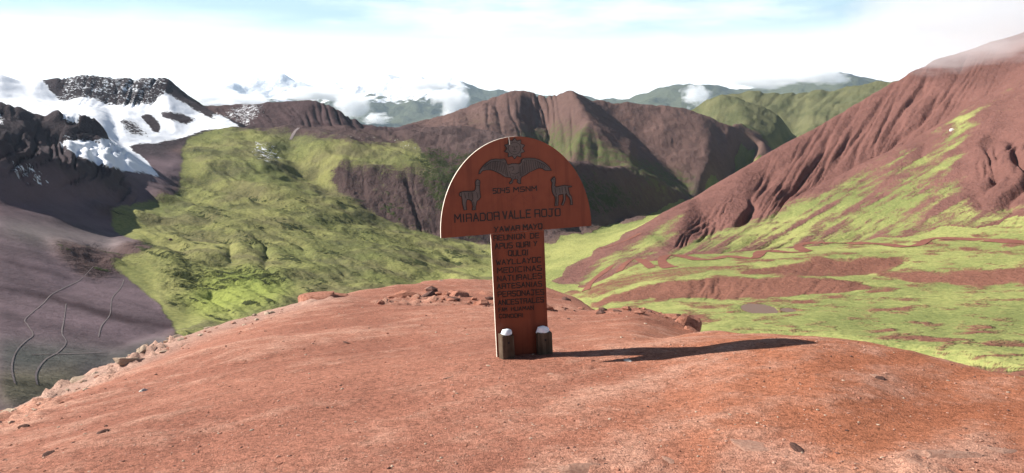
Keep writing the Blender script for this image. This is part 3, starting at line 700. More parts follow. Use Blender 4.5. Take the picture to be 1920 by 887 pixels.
def earth_material():
    t = NT('red_earth')
    p = t.pos()
    big = t.noise(p, 0.5, 5); mid = t.noise(p, 4.0, 5, 0.6); fine = t.noise(p, 70.0, 4, 0.75)
    grit = t.voro(p, 120.0, 'Color'); gritd = t.voro(p, 120.0, 'Distance')
    peb = t.voro(p, 34.0, 'Color'); pebd = t.voro(p, 34.0, 'Distance')
    base = t.mix(t.attr('warm'), (.340, .146, .098), (.395, .150, .080))
    base = t.mix(t.ramp(big, 0.35, 0.65), base, t.mix(1.0, base, (.80, .76, .76), 'MULTIPLY'))
    df = t.ramp(t.math('ADD', t.attr('dust'), t.math('MULTIPLY', t.math('SUBTRACT', mid, 0.5), 1.2)), 0.35, 0.95)
    c = t.mix(t.math('MULTIPLY', df, 0.75), base, (.48, .265, .19))
    c = t.mix(t.math('MULTIPLY', t.attr('grey'), 0.6), c, (.38, .27, .22))
    g2 = t.n.new('ShaderNodeSeparateColor'); t.l.new(t.voro(p, 48.0, 'Color'), g2.inputs[0])
    g3 = t.n.new('ShaderNodeSeparateColor'); t.l.new(t.voro(p, 26.0, 'Color'), g3.inputs[0])
    sg = t.n.new('ShaderNodeSeparateColor'); t.l.new(grit, sg.inputs[0])
    val = t.math('ADD', t.math('MULTIPLY', sg.outputs[0], 0.55), t.math('ADD', t.math('MULTIPLY', fine, 0.5), 0.02))
    val = t.math('ADD', val, t.math('ADD', t.math('MULTIPLY', g2.outputs[0], 0.55), t.math('MULTIPLY', g3.outputs[0], 0.30)))
    g = t.n.new('ShaderNodeCombineColor')
    for i in range(3): t.l.new(val, g.inputs[i])
    c = t.mix(0.85, c, t.mix(1.0, c, g.outputs[0], 'MULTIPLY'))
    sp = t.n.new('ShaderNodeSeparateColor'); t.l.new(peb, sp.inputs[0])
    pf = t.math('MULTIPLY', t.ramp(sp.outputs[1], 0.86, 0.9), t.ramp(pebd, 0.30, 0.22))
    c = t.mix(pf, c, t.mix(sp.outputs[2], (.20, .09, .065), (.54, .34, .26)))
    h = t.math('ADD', t.math('MULTIPLY', mid, 0.4), t.math('MULTIPLY', fine, 0.34))
    h = t.math('ADD', h, t.math('MULTIPLY', t.math('SUBTRACT', 1.0, gritd), 0.12))
    h = t.math('ADD', h, t.math('MULTIPLY', pf, 0.25))
    return t.finish(c, 0.95, t.bump(h, 0.9, 0.035), 0.08)
M_earth = earth_material()
G.mesh('foreground_hill', np.ones((G.nr - 1, G.nc - 1), bool), dict(dust=dust, grey=grey, warm=warm), M_earth)

# ================================================================== helpers for things
def tag(o, label, cat, group=None):
    o['label'] = label; o['category'] = cat
    if group: o['group'] = group
    return o
def empty(name, loc):
    o = bpy.data.objects.new(name, None); COL.objects.link(o); o.location = loc; o.empty_display_size = 0.2
    return o
def mesh_obj(name, verts, faces, mats, parent=None, smooth=False, fmat=None):
    me = bpy.data.meshes.new(name); me.from_pydata([tuple(v) for v in verts], [], faces)
    for m in (mats if isinstance(mats, (list, tuple)) else [mats]): me.materials.append(m)
    if fmat: me.polygons.foreach_set('material_index', fmat)
    if smooth: me.polygons.foreach_set('use_smooth', [True] * len(me.polygons))
    me.update()
    o = bpy.data.objects.new(name, me); COL.objects.link(o)
    if parent is not None: o.parent = parent
    return o
def plate(name, outline, y0, y1, mats, parent, rim=0):
    """flat board cut to an outline given in the board's own x, z; y0 is the front, y1 the back"""
    n = len(outline)
    area = sum(outline[i][0] * outline[(i + 1) % n][1] - outline[(i + 1) % n][0] * outline[i][1] for i in range(n))
    if area < 0: outline = outline[::-1]
    bm = bmesh.new()
    vf = [bm.verts.new((x, y0, z)) for x, z in outline]; vb = [bm.verts.new((x, y1, z)) for x, z in outline]
    f = bm.faces.new(vf); b = bm.faces.new(vb[::-1])
    for i in range(n):
        q = bm.faces.new((vf[(i + 1) % n], vf[i], vb[i], vb[(i + 1) % n])); q.material_index = rim
    bmesh.ops.recalc_face_normals(bm, faces=bm.faces)
    bmesh.ops.triangulate(bm, faces=[f, b])
    me = bpy.data.meshes.new(name); bm.to_mesh(me); bm.free()
    for m in (mats if isinstance(mats, (list, tuple)) else [mats]): me.materials.append(m)
    o = bpy.data.objects.new(name, me); COL.objects.link(o); o.parent = parent
    return o
def strokes(name, lines, y0, y1, width, mat, parent):
    """hand-cut lines: every segment a flat bar with mitred overlap, all of one drawing or word in one part"""
    V, Fc = [], []
    k = 0
    for pl in lines:
        for (ax, az), (bx, bz) in zip(pl[:-1], pl[1:]):
            dx, dz = bx - ax, bz - az; l = math.hypot(dx, dz)
            if l < 1e-6: continue
            w = width * random.uniform(0.85, 1.15) * 0.5
            ex, ez = dx / l * w * 0.7, dz / l * w * 0.7; nx, nz = -dz / l * w, dx / l * w
            yy = y0 - 0.00012 * (k % 5); k += 1
            b = len(V)
            for (x, z) in ((ax - ex - nx, az - ez - nz), (bx + ex - nx, bz + ez - nz), (bx + ex + nx, bz + ez + nz), (ax - ex + nx, az - ez + nz)):
                V.append((x, yy, z))
            for (x, _, z) in V[b:b + 4]: V.append((x, y1, z))
            Fc += [(b, b + 1, b + 2, b + 3), (b + 1, b, b + 4, b + 5), (b + 2, b + 1, b + 5, b + 6), (b + 3, b + 2, b + 6, b + 7), (b, b + 3, b + 7, b + 4)]
    return mesh_obj(name, V, Fc, mat, parent)

# ================================================================== the sign
def paint_material(name, c0, c1, wear):
    t = NT(name)
    p = t.pos((1, 1, 1)); grain = t.noise(t.pos((40, 40, 2.5)), 1.0, 5, 0.6); blot = t.noise(p, 5.0, 5, 0.6); fine = t.noise(p, 90.0, 3)
    c = t.mix(t.ramp(blot, 0.3, 0.7), c0, c1)
    run = t.noise(t.pos((14, 14, 0.7)), 1.0, 4, 0.6)
    c = t.mix(t.math('MULTIPLY', t.ramp(run, 0.52, 0.7), 0.55), c, t.mix(1.0, c, (.55, .5, .48), 'MULTIPLY'))
    c = t.mix(t.math('MULTIPLY', t.ramp(grain, 0.55, 0.75), 0.35), c, t.mix(1.0, c, (.6, .55, .5), 'MULTIPLY'))
    c = t.mix(t.math('MULTIPLY', t.ramp(t.math('ADD', t.math('MULTIPLY', grain, .6), t.math('MULTIPLY', fine, .4)), 0.66, 0.72), wear), c, (.42, .30, .22))
    return t.finish(c, 0.6, t.bump(t.math('ADD', grain, t.math('MULTIPLY', fine, .3)), 0.35, 0.003), 0.3)
def wood_material(name, c0, c1):
    t = NT(name)
    grain = t.noise(t.pos((30, 30, 3)), 1.0, 5, 0.65); blot = t.noise(t.pos(), 9.0, 4)
    c = t.mix(t.ramp(grain, 0.35, 0.65), c0, c1)
    c = t.mix(t.math('MULTIPLY', t.ramp(blot, .45, .7), .4), c, t.mix(1.0, c, (.55, .5, .45), 'MULTIPLY'))
    return t.finish(c, 0.85, t.bump(grain, 0.6, 0.004), 0.1)
M_sign = paint_material('orange_red_board_paint', (.195, .045, .019), (.16, .035, .015), 0.12)
M_rim = wood_material('bare_board_edge', (.74, .66, .56), (.60, .52, .43))
M_ink = paint_material('black_letter_paint', (.012, .010, .011), (.020, .016, .015), 0.02)
M_carve = paint_material('grey_relief_paint', (.075, .056, .052), (.11, .08, .07), 0.10)
M_scratch = paint_material('scored_line', (.16, .035, .02), (.20, .045, .025), 0.0)
M_stake = wood_material('weathered_stake_wood', (.075, .052, .036), (.14, .10, .07))

LEAN, SYAW, SPM = rad(2.6), rad(15.0), 221.0
base = G.hit(979, 664)
sign = empty('viewpoint_sign', base)
sign.matrix_world = Matrix.Translation(base) @ Matrix.Rotation(SYAW, 4, 'Z') @ Matrix.Rotation(-LEAN, 4, 'Y')
tag(sign, 'orange-red mushroom-shaped wooden viewpoint sign with carved animals and black lettering', 'sign')
sl, cl = math.sin(LEAN), math.cos(LEAN)
MINV = sign.matrix_world.inverted()
def loc(px, py):
    """point of the sign's own plane seen at a photo pixel, in the sign's x, z"""
    o = MINV @ Vector((0, 0, EYE)); q = MINV @ place(px, py, 6.0)
    t = o.y / (o.y - q.y)
    h = o + (q - o) * t
    return (h.x, h.z)
TH = 0.026
x0, z0 = loc(826, 441); x1, z1 = loc(1108, 428)
cx, cz, ra = (x0 + x1) / 2, (z0 + z1) / 2, (x1 - x0) / 2
rb = loc(963, 256)[1] - cz
head = [(cx - ra, cz), (cx - ra * 1.0, cz + 0.0)]
head = [(cx + ra * math.cos(math.pi * k / 64), cz + rb * math.sin(math.pi * k / 64) ** 0.97) for k in range(65)]
board = plate('sign_board', head, -TH / 2, TH / 2, [M_sign, M_rim], sign, 1)
board['label'] = 'rounded upper board with carved sun, condor and two camelids'
px0, px1 = loc(919.5, 436)[0], loc(1019, 432)[0]
qx0, qx1 = loc(931.5, 668)[0], loc(1028, 655)[0]
post = plate('sign_post', [(qx0, -0.16), (qx1, -0.16), (px1, cz - 0.002), (px0, cz - 0.002)], -TH / 2 + 0.001, TH / 2 - 0.001, [M_sign, M_rim], sign, 1)
# carved animals: dark backing, grey relief, scored detail
FR = -TH / 2
def emblem(name, pts, ox, oy, sc, details, label):
    out = [loc(ox + x / sc, oy + y / sc) for x, y in pts]
    o = plate(name, out, FR - 0.006, FR + 0.004, M_carve, board)
    o['label'] = label
    ring = out + [out[0]]
    strokes('outline', [ring], FR - 0.0072, FR, 0.0055, M_ink, o)
    if details: dt = strokes('scored_detail', [[loc(ox + x / sc, oy + y / sc) for x, y in l] for l in details], FR - 0.0078, FR - 0.004, 0.0034, M_ink, o); dt['kind'] = 'stuff'
    return o
llama = [(375, 200), (395, 190), (430, 205), (435, 240), (430, 300), (432, 370), (440, 430), (446, 480), (420, 520), (385, 545), (372, 600), (362, 650), (366, 692), (308, 696), (320, 640), (306, 580), (290, 540), (250, 522), (220, 520), (206, 570), (206, 640), (216, 692), (170, 696), (160, 650), (146, 590), (140, 520), (130, 470), (100, 465), (92, 430), (110, 400), (150, 390), (220, 385), (300, 385), (345, 375), (362, 340), (366, 290), (358, 240)]
emblem('llama_relief', llama, 850, 315, 8.87, [[(375, 250), (425, 245)], [(370, 285), (428, 290)], [(330, 560), (345, 690)], [(300, 400), (320, 500), (300, 545)], [(130, 400), (128, 460)], [(180, 420), (200, 500)], [(240, 410), (250, 500)], [(380, 400), (400, 500)]], 'small standing llama carving facing right at the left of the board')
alpaca = [(150, 202), (175, 170), (205, 145), (222, 175), (222, 230), (212, 290), (235, 315), (300, 300), (380, 285), (430, 296), (495, 300), (495, 312), (432, 318), (440, 370), (455, 430), (490, 470), (502, 540), (507, 605), (474, 610), (475, 540), (455, 490), (425, 460), (400, 420), (386, 440), (390, 520), (372, 570), (352, 616), (324, 610), (345, 560), (360, 510), (350, 430), (300, 440), (272, 450), (272, 530), (266, 622), (214, 625), (224, 540), (220, 480), (190, 440), (168, 380), (164, 300), (170, 240), (156, 218)]
emblem('alpaca_relief', alpaca, 1015, 315, 8.87, [[(180, 180), (200, 190)], [(215, 320), (225, 400), (240, 440)], [(245, 470), (242, 610)], [(380, 310), (400, 400)], [(290, 330), (300, 420)], [(330, 320), (340, 410)]], 'slender camelid carving facing left at the right of the board')
condor = [(25, 490), (60, 390), (120, 310), (220, 210), (340, 130), (460, 108), (600, 120), (680, 108), (720, 150), (740, 220), (780, 265), (860, 235), (960, 230), (1060, 240), (1110, 200), (1125, 130), (1170, 95), (1300, 88), (1450, 95), (1580, 130), (1720, 210), (1830, 310), (1885, 402), (1730, 402), (1650, 352), (1560, 340), (1450, 390), (1320, 450), (1220, 520), (1120, 570), (1100, 620), (1095, 680), (1104, 742), (1040, 732), (1006, 700), (1030, 660), (1000, 625), (930, 625), (900, 660), (890, 720), (826, 752), (806, 720), (860, 670), (880, 620), (830, 585), (700, 570), (600, 500), (450, 430), (350, 390), (220, 390), (130, 410), (90, 440), (60, 485)]
fe = []
for k in range(13):
    t = k / 12.0
    fe.append([(200 + 500 * t, 250 - 90 * math.sin(t * 2.6)), (180 + 590 * t, 360 + 190 * t * t)])
    fe.append([(1720 - 560 * t, 270 - 130 * math.sin(t * 2.2)), (1690 - 560 * t, 340 + 195 * t * t)])
fe += [[(150, 320), (340, 180), (660, 150)], [(1180, 130), (1460, 135), (1700, 250), (1840, 380)], [(790, 340), (900, 300), (930, 380), (880, 410)], [(860, 470), (960, 500), (1060, 450)], [(900, 540), (900, 600)], [(960, 550), (960, 610)], [(1020, 540), (1030, 600)], [(1080, 300), (1090, 540)], [(800, 420), (850, 560)]]
emblem('condor_relief', condor, 895, 290, 13.714, fe, 'carved condor with spread wings under the sun')
sunp = []
for k in range(40):
    a = 2 * math.pi * k / 40; r = (232, 268, 318, 268)[k % 4]
    sunp.append((545 + r * math.cos(a), 455 + r * math.sin(a)))
sd_ = [[(545 + 185 * math.cos(2 * math.pi * k / 24), 455 + 185 * math.sin(2 * math.pi * k / 24)) for k in range(25)],
       [(460, 390), (510, 385)], [(580, 385), (635, 390)], [(475, 415), (505, 415)], [(590, 415), (620, 415)], [(545, 400), (530, 490), (570, 492)], [(490, 545), (545, 560), (600, 545)]]
emblem('sun_relief', sunp, 930, 250, 16.13, sd_, 'carved sun with a face and ten short rays at the top')
strokes('mountain_outline', [[loc(840 + x / 8.348, 340 + y / 8.348) for x, y in l] for l in ([(680, 440), (760, 330), (840, 205), (960, 310), (1050, 420)], [(985, 305), (1120, 170), (1200, 280), (1340, 350)], [(1210, 260), (1290, 190), (1330, 240), (1385, 285)], [(1180, 330), (1235, 362)], [(1110, 310), (1140, 350)], [(870, 380), (885, 430)], [(940, 370), (955, 400)], [(1310, 240), (1370, 310)])], FR - 0.0012, FR + 0.002, 0.004, M_scratch, board)
# the split at the top edge, showing bare wood
strokes('split_in_paint', [[loc(952.8, 258.5), loc(953.6, 264), loc(954.4, 271)]], FR - 0.0085, FR, 0.006, M_rim, board)
GL_ = {
 'A': [[(0, 0), (.5, 1), (1, 0)], [(.2, .35), (.8, .35)]], 'R': [[(0, 0), (0, 1), (.9, 1), (1, .85), (1, 0)], [(0, .48), (1, .48)]],
 'O': [[(.12, 0), (0, .14), (0, .86), (.12, 1), (.88, 1), (1, .86), (1, .14), (.88, 0), (.12, 0)]], 'M': [[(0, 0), (.04, 1), (.5, .42), (.96, 1), (1, 0)]],
 'I': [[(.5, 0), (.5, 1)]], 'D': [[(0, 0), (0, 1), (.75, 1), (1, .78), (1, .22), (.75, 0), (0, 0)]], 'V': [[(0, 1), (.5, 0), (1, 1)]], 'L': [[(0, 1), (0, 0), (1, 0)]],
 'E': [[(1, 1), (0, 1), (0, 0), (1, 0)], [(0, .52), (.85, .52)]], 'J': [[(.1, 1), (1, 1)], [(.7, 1), (.7, .12), (.58, 0), (.1, 0), (0, .15)]],
 'Y': [[(0, 1), (.5, .5), (1, 1)], [(.5, .5), (.3, 0)]], 'W': [[(0, 1), (.25, 0), (.5, .65), (.75, 0), (1, 1)]], 'U': [[(0, 1), (0, .12), (.12, 0), (.88, 0), (1, .12), (1, 1)]],
 'N': [[(0, 0), (0, 1), (1, 0), (1, 1)]], 'P': [[(0, 0), (0, 1), (1, 1), (1, .45), (0, .45)]], 'S': [[(1, .92), (.9, 1), (.1, 1), (0, .9), (0, .58), (1, .46), (1, .1), (.9, 0), (.1, 0), (0, .1)]],
 'Q': [[(.1, .1), (0, .2), (0, .9), (.1, 1), (.9, 1), (1, .9), (1, .2), (.9, .1), (.1, .1)], [(.65, .25), (1.05, -.04)]], 'C': [[(1, .95), (.9, 1), (.12, 1), (0, .88), (0, .12), (.12, 0), (.9, 0), (1, .05)]],
 'T': [[(0, 1), (1, 1)], [(.5, 1), (.5, 0)]], 'F': [[(0, 0), (0, 1), (1, 1)], [(0, .52), (.8, .52)]], 'H': [[(0, 0), (0, 1)], [(1, 0), (1, 1)], [(0, .5), (1, .5)]],
 '5': [[(1, 1), (.05, 1), (0, .55), (.85, .55), (1, .4), (1, .1), (.88, 0), (0, 0)]], '0': [[(0, 0), (0, 1), (1, 1), (1, 0), (0, 0)]], '4': [[(.1, 1), (0, .45), (1, .45)], [(.85, 1), (.85, 0)]]}
def lettering(words, parent, bold):
    for word, (ax, ay), (bx, by), h in words:
        lines = []
        A, B = loc(ax + .4, ay), loc(bx - .6, by)
        hh = 0.92 * h / SPM
        ws = [0.30 if c == 'I' else (1.2 if c in 'MW' else 1.0) for c in word]
        gap = 0.42
        tot = sum(ws) + gap * (len(ws) - 1)
        p = 0.0
        for c, w in zip(word, ws):
            for pl in GL_[c]:
                jt = random.uniform(-.03, .03)
                pts = []
                for gx, gy in pl:
                    if c == 'I': gx = 0.5
                    f = (p + gx * w) / tot
                    pts.append((A[0] + (B[0] - A[0]) * f + 0.04 * hh * gy * jt, A[1] + (B[1] - A[1]) * f + gy * hh * (1 + jt)))
                lines.append(pts)
            p += w + gap
        o = strokes('lettering', lines, FR - 0.0028, FR + 0.002, bold, M_ink, parent)
        o['label'] = 'black hand-painted word ' + word
lettering([('5045', (923.5, 362.5), (955, 360.5), 9.5), ('MSNM', (962, 360), (1006, 357), 9.2)], board, .0075)
lettering([('MIRADOR', (852, 416.5), (936, 411.5), 15), ('VALLE', (942, 410.5), (994.5, 407.2), 15.5), ('ROJO', (1002, 406.8), (1050, 404), 14.5)], board, .0098)
lettering([('YAWAR', (926, 434.3), (974.5, 431), 9.5), ('MAYO', (980, 430.5), (1016, 428.3), 10)], board, .0088)
for ln in ([('REUNION', (925, 450.8), (984, 447), 9.8), ('DE', (993.5, 446.6), (1010.5, 445.5), 10)],
           [('APUS', (927.5, 466.4), (960.5, 464.3), 10.5), ('QURI', (967.5, 463.7), (994, 462), 10), ('Y', (1000, 461), (1007, 460.5), 9.5)],
           [('QULQI', (952.5, 480), (990, 478), 11)],
           [('WAYLLAYOC', (929.5, 496.4), (1014, 490.8), 10)],
           [('MEDICINAS', (931.5, 511.8), (1015, 506.5), 10.5)],
           [('NATURALES', (932, 527), (1015.5, 521.3), 10.5)],
           [('ARTESANIAS', (931.5, 541.4), (1015.6, 536), 10)],
           [('PERSONAJES', (932.8, 556.2), (1019.7, 551.5), 10.5)],
           [('ANCESTRALES', (933.3, 571.6), (1019, 565.7), 10)],
           [('FAM', (934, 583.6), (950.5, 582.8), 7.5), ('HUAMAN', (957.6, 582.5), (1000, 579.9), 8)],
           [('CONDORI', (935, 595.8), (980.7, 594), 7.5)]):
    lettering(ln, post, .0066 if ln[0][0] not in ('FAM', 'CONDORI') else .005)
# stakes that hold the foot of the post
def stake(pxa, pya, pxb, pyb, ybase, depth, yaw, label):
    xa, za = loc(pxa, pya); xb, zb = loc(pxb, pyb)
    bm = bmesh.new()
    prof = []
    for (x, z) in ((xa, -0.2), (xb, -0.2), (xb - .002, zb - 0.004), (xa, za)):
        prof.append((x, z))
    vf = [bm.verts.new((x, -depth / 2, z)) for x, z in prof]; vb = [bm.verts.new((x, depth / 2, z + .004)) for x, z in prof]
    bm.faces.new(vf); bm.faces.new(vb[::-1])
    for i in range(4): bm.faces.new((vf[(i + 1) % 4], vf[i], vb[i], vb[(i + 1) % 4]))
    bmesh.ops.recalc_face_normals(bm, faces=bm.faces)
    bmesh.ops.bevel(bm, geom=list(bm.edges), offset=0.004, segments=1, affect='EDGES')
    cxm = (xa + xb) / 2
    M = Matrix.Translation((cxm, ybase, 0)) @ Matrix.Rotation(yaw, 4, 'Z') @ Matrix.Translation((-cxm, 0, 0))
    bmesh.ops.transform(bm, matrix=M, verts=bm.verts)
    me = bpy.data.meshes.new('support_stake'); bm.to_mesh(me); bm.free(); me.materials.append(M_stake)
    o = bpy.data.objects.new('support_stake', me); COL.objects.link(o); o.parent = sign; o['label'] = label
    # nail head
    V, Fc = [], []
    for k in range(10):
        a = 2 * math.pi * k / 10; V.append((cxm + .009 * math.cos(a), -depth / 2 - .003, (za + zb) / 2 - .065 + .009 * math.sin(a)))
    Fc.append(tuple(range(10)))
    for k in range(10): V.append((V[k][0], -depth / 2 + .001, V[k][2]))
    for k in range(10): Fc.append(((k + 1) % 10, k, k + 10, (k + 1) % 10 + 10))
    V = [M @ Vector(v) for v in V]
    mesh_obj('nail_head', V, Fc, M_ink, o)
    return o
stake(932.5, 623, 956.5, 622, -0.075, 0.085, rad(14), 'left stake, its left side pale in the sun')
stake(1003, 620, 1029.5, 617.5, -0.056, 0.07, rad(0), 'right stake in shade')
def snow_material():
    t = NT('snow'); n = t.noise(t.pos(), 60.0, 4)
    t.b.inputs['Subsurface Weight'].default_value = 0.3; t.b.inputs['Subsurface Radius'].default_value = (.02, .02, .025)
    return t.finish((.82, .84, .88), 0.7, t.bump(n, 0.4, 0.004), 0.3)
M_snow = snow_material()
def snow_cap(px, py, y, w, d, h, label):
    bm = bmesh.new(); bmesh.ops.create_icosphere(bm, subdivisions=3, radius=1)
    x, z = loc(px, py)
    for v in bm.verts:
        c = v.co
        k = 1 + 0.12 * math.sin(3.1 * c.x + 1.7 * c.y + px) + 0.06 * math.sin(7 * c.z + 5 * c.x)
        v.co = Vector((c.x * w * k, c.y * d * k, (max(c.z, -0.12)) * h * k))
    me = bpy.data.meshes.new('snow_cap'); bm.to_mesh(me); bm.free(); me.materials.append(M_snow)
    me.polygons.foreach_set('use_smooth', [True] * len(me.polygons))
    o = bpy.data.objects.new('snow_cap', me); COL.objects.link(o)
    o.matrix_world = sign.matrix_world @ Matrix.Translation((x, y, z))
    return tag(o, label, 'snow', 'snow caps on the stakes')
snow_cap(946.5, 622, -0.066, 0.044, 0.045, 0.045, 'small white snow cap on the left stake of the sign')
snow_cap(1015, 619.5, -0.052, 0.057, 0.034, 0.056, 'wider white snow cap on the right stake of the sign')

# ================================================================== dirt road, footpaths, ponds
def simple_earth(name, c0, c1, scale, rough=.95):
    t = NT(name); p = t.pos(); a = t.noise(p, scale, 5, .6); b = t.noise(p, scale * 7, 4, .6)
    c = t.mix(t.ramp(t.math('ADD', t.math('MULTIPLY', a, .6), t.math('MULTIPLY', b, .4)), .35, .65), c0, c1)
    return t.finish(c, rough, t.bump(b, .6, .3), .05)
M_road = simple_earth('rutted_red_road', (.165, .064, .048), (.23, .098, .072), .15)
M_path = simple_earth('trodden_path', (.19, .155, .152), (.24, .20, .195), .3)
def catmull(pts, n=8):
    out = []
    for i in range(len(pts) - 1):
        p0, p1, p2, p3 = pts[max(i - 1, 0)], pts[i], pts[i + 1], pts[min(i + 2, len(pts) - 1)]
        for k in range(n):
            t = k / n
            out.append(tuple(.5 * ((2 * b) + (c - a) * t + (2 * a - 5 * b + 4 * c - d) * t * t + (3 * b - a - 3 * c + d) * t ** 3) for a, b, c, d in zip(p0, p1, p2, p3)))
    out.append(tuple(pts[-1])); return out
def ribbon(name, pix, width, mat, dmin, dmax, lift=0.25, wvar=0.25):
    c = [W.hit(x, y, dmin, dmax) for x, y in catmull(pix, 6)]
    c = [p for p in c if p is not None]
    # walk along the line at even steps
    pts = [c[0]]
    for p in c[1:]:
        if (p.xy - pts[-1].xy).length > width * 0.6: pts.append(p)
    V, Fc = [], []
    for i, p in enumerate(pts):
        t = (pts[min(i + 1, len(pts) - 1)] - pts[max(i - 1, 0)]).xy
        if t.length < 1e-6: t = Vector((1, 0))
        n = Vector((-t.y, t.x)).normalized()
        w = width * (1 + wvar * math.sin(i * .37) * math.sin(i * .11 + 1))
        for k in range(5):
            q = p.xy + n * (k / 4 - .5) * w
            V.append((q.x, q.y, W.height(q.x, q.y) + lift * (1 if k in (0, 4) else 1.0) - (0.02 * 0)))
        if i:
            b = (i - 1) * 5
            for k in range(4): Fc.append((b + k, b + k + 1, b + k + 6, b + k + 5))
    o = mesh_obj(name, V, Fc, mat, None, True); o['kind'] = 'structure'
    return o
Z8 = lambda l: [(1200 + x * .375, 380 + y * .375) for x, y in l]
ribbon('dirt_road', Z8([(1980, 205), (1920, 200), (1800, 190), (1640, 185), (1500, 178), (1440, 185), (1400, 208), (1340, 222), (1200, 208), (1050, 204), (900, 203), (820, 206), (790, 216), (800, 232), (830, 244), (760, 250), (690, 246), (640, 238), (600, 250), (590, 268), (560, 282), (500, 276), (420, 266), (390, 282), (300, 286), (220, 270), (140, 262), (110, 290), (130, 318), (165, 326)]), 7.5, M_road, 440, 640)
ribbon('dirt_road', [(1222, 503), (1206, 490), (1188, 486), (1172, 495), (1160, 510)], 5.0, M_road, 420, 640)
ribbon('dirt_road', [(1148, 498), (1130, 512), (1110, 528), (1098, 545)], 5.0, M_road, 380, 640)
ribbon('dirt_road', [(1202, 437), (1180, 448), (1150, 460), (1110, 470)], 5.0, M_road, 560, 1300)
PATHS = [[(28, 720), (22, 690), (30, 660), (48, 640), (62, 628), (52, 610), (48, 598), (80, 570), (96, 553), (120, 540), (150, 525), (175, 500)],
         [(70, 722), (68, 700), (85, 675), (110, 660), (124, 642), (116, 625), (120, 600), (124, 570)],
         [(60, 665), (130, 664), (200, 661)], [(185, 632), (190, 612), (206, 590), (210, 560), (226, 540), (232, 525)]]
for p in PATHS: ribbon('footpath', p, 0.32, M_path, 120, 600, 0.12)
ribbon('footpath', [(560, 240), (552, 248), (545, 262)], 4.0, M_path, 900, 1300, .3)
def water_material():
    t = NT('muddy_water'); n = t.noise(t.pos(), 1.2, 3)
    return t.finish(t.mix(n, (.15, .09, .06), (.20, .12, .085)), 0.45, t.bump(n, .05, .05), .2)
M_water = water_material()
for p, hw, hd in ponds:
    V, Fc = [(p.x, p.y, p.z - .12)], []
    for k in range(40):
        a = 2 * math.pi * k / 40; w = 1.0
        V.append((p.x + hw * w * math.cos(a), p.y + hd * 1.9 * w * math.sin(a), p.z - .12))
    for k in range(40): Fc.append((0, 1 + k, 1 + (k + 1) % 40))
    o = mesh_obj('pond', V, Fc, M_water); o['kind'] = 'structure'

# ================================================================== loose rocks and gravel
def rock_material(name, c0, c1, c2):
    t = NT(name); p = t.pos(); a = t.noise(p, 6.0, 5, .65); b = t.noise(p, 40.0, 4, .6)
    c = t.mix(t.ramp(a, .35, .6), c0, c1); c = t.mix(t.math('MULTIPLY', t.ramp(b, .55, .7), .6), c, c2)
    return t.finish(c, .92, t.bump(t.math('ADD', a, t.math('MULTIPLY', b, .4)), .7, .03), .08)
M_rock = rock_material('red_rock', (.24, .095, .06), (.38, .175, .12), (.48, .27, .19))
M_pale = rock_material('pale_rock', (.36, .19, .135), (.46, .27, .20), (.27, .13, .095))
M_tan = rock_material('tan_rock', (.36, .26, .19), (.46, .35, .26), (.28, .19, .14))
M_white = rock_material('whitish_rock', (.62, .56, .50), (.72, .67, .60), (.5, .44, .4))
M_dark = rock_material('dark_rock', (.09, .05, .042), (.14, .075, .06), (.2, .11, .085))
def rock_mesh(name, seed, sub, jag, mat):
    bm = bmesh.new(); bmesh.ops.create_icosphere(bm, subdivisions=sub, radius=1)
    rs = np.random.RandomState(seed)
    planes = [(Vector(rs.normal(size=3)).normalized(), rs.uniform(.45, .9)) for _ in range(11)]
    off = rs.uniform(-50, 50, 3)
    co = np.array([v.co[:] for v in bm.verts])
    nz = fbm(co[:, 0] * 1.6 + off[0] + co[:, 2] * .9, co[:, 1] * 1.6 + off[1] - co[:, 2] * 1.1, 4, .55)
    for v, q in zip(bm.verts, nz):
        c = v.co * (1 + jag * float(q))
        for n, d in planes:
            e = c.dot(n) - d
            if e > 0: c = c - n * e * .85
        v.co = c
    me = bpy.data.meshes.new(name); bm.to_mesh(me); bm.free(); me.materials.append(mat)
    return me
def put_rock(me, px, py, size, rot, label, hitter, squash=.6, sink=.3, dmin=0, cat='rock', name='rock', wide=1.0, group=None):
    p = None
    for k in range(6):
        p = hitter.hit(px, py + 3 * k, dmin)
        if p is not None and (hitter is W or p.xy.length < 29): break
    if p is None: return None
    o = bpy.data.objects.new(name, me); COL.objects.link(o)
    o.location = p - Vector((0, 0, size * squash * sink * .5))
    o.rotation_euler = (random.uniform(-.2, .2), random.uniform(-.2, .2), rot)
    o.scale = (size * wide, size, size * squash)
    return tag(o, label, cat, group)
R_red = [rock_mesh('red_rock_shape', k, 3, .5, M_rock) for k in range(3)]
R_pale = [rock_mesh('pale_rock_shape', 10 + k, 3, .5, M_pale) for k in range(3)]
R_tan = [rock_mesh('tan_rock_shape', 40 + k, 3, .5, M_tan) for k in range(3)]
R_white = rock_mesh('white_rock_shape', 20, 2, .4, M_white)
R_dark = [rock_mesh('dark_rock_shape', 30 + k, 2, .5, M_dark) for k in range(2)]
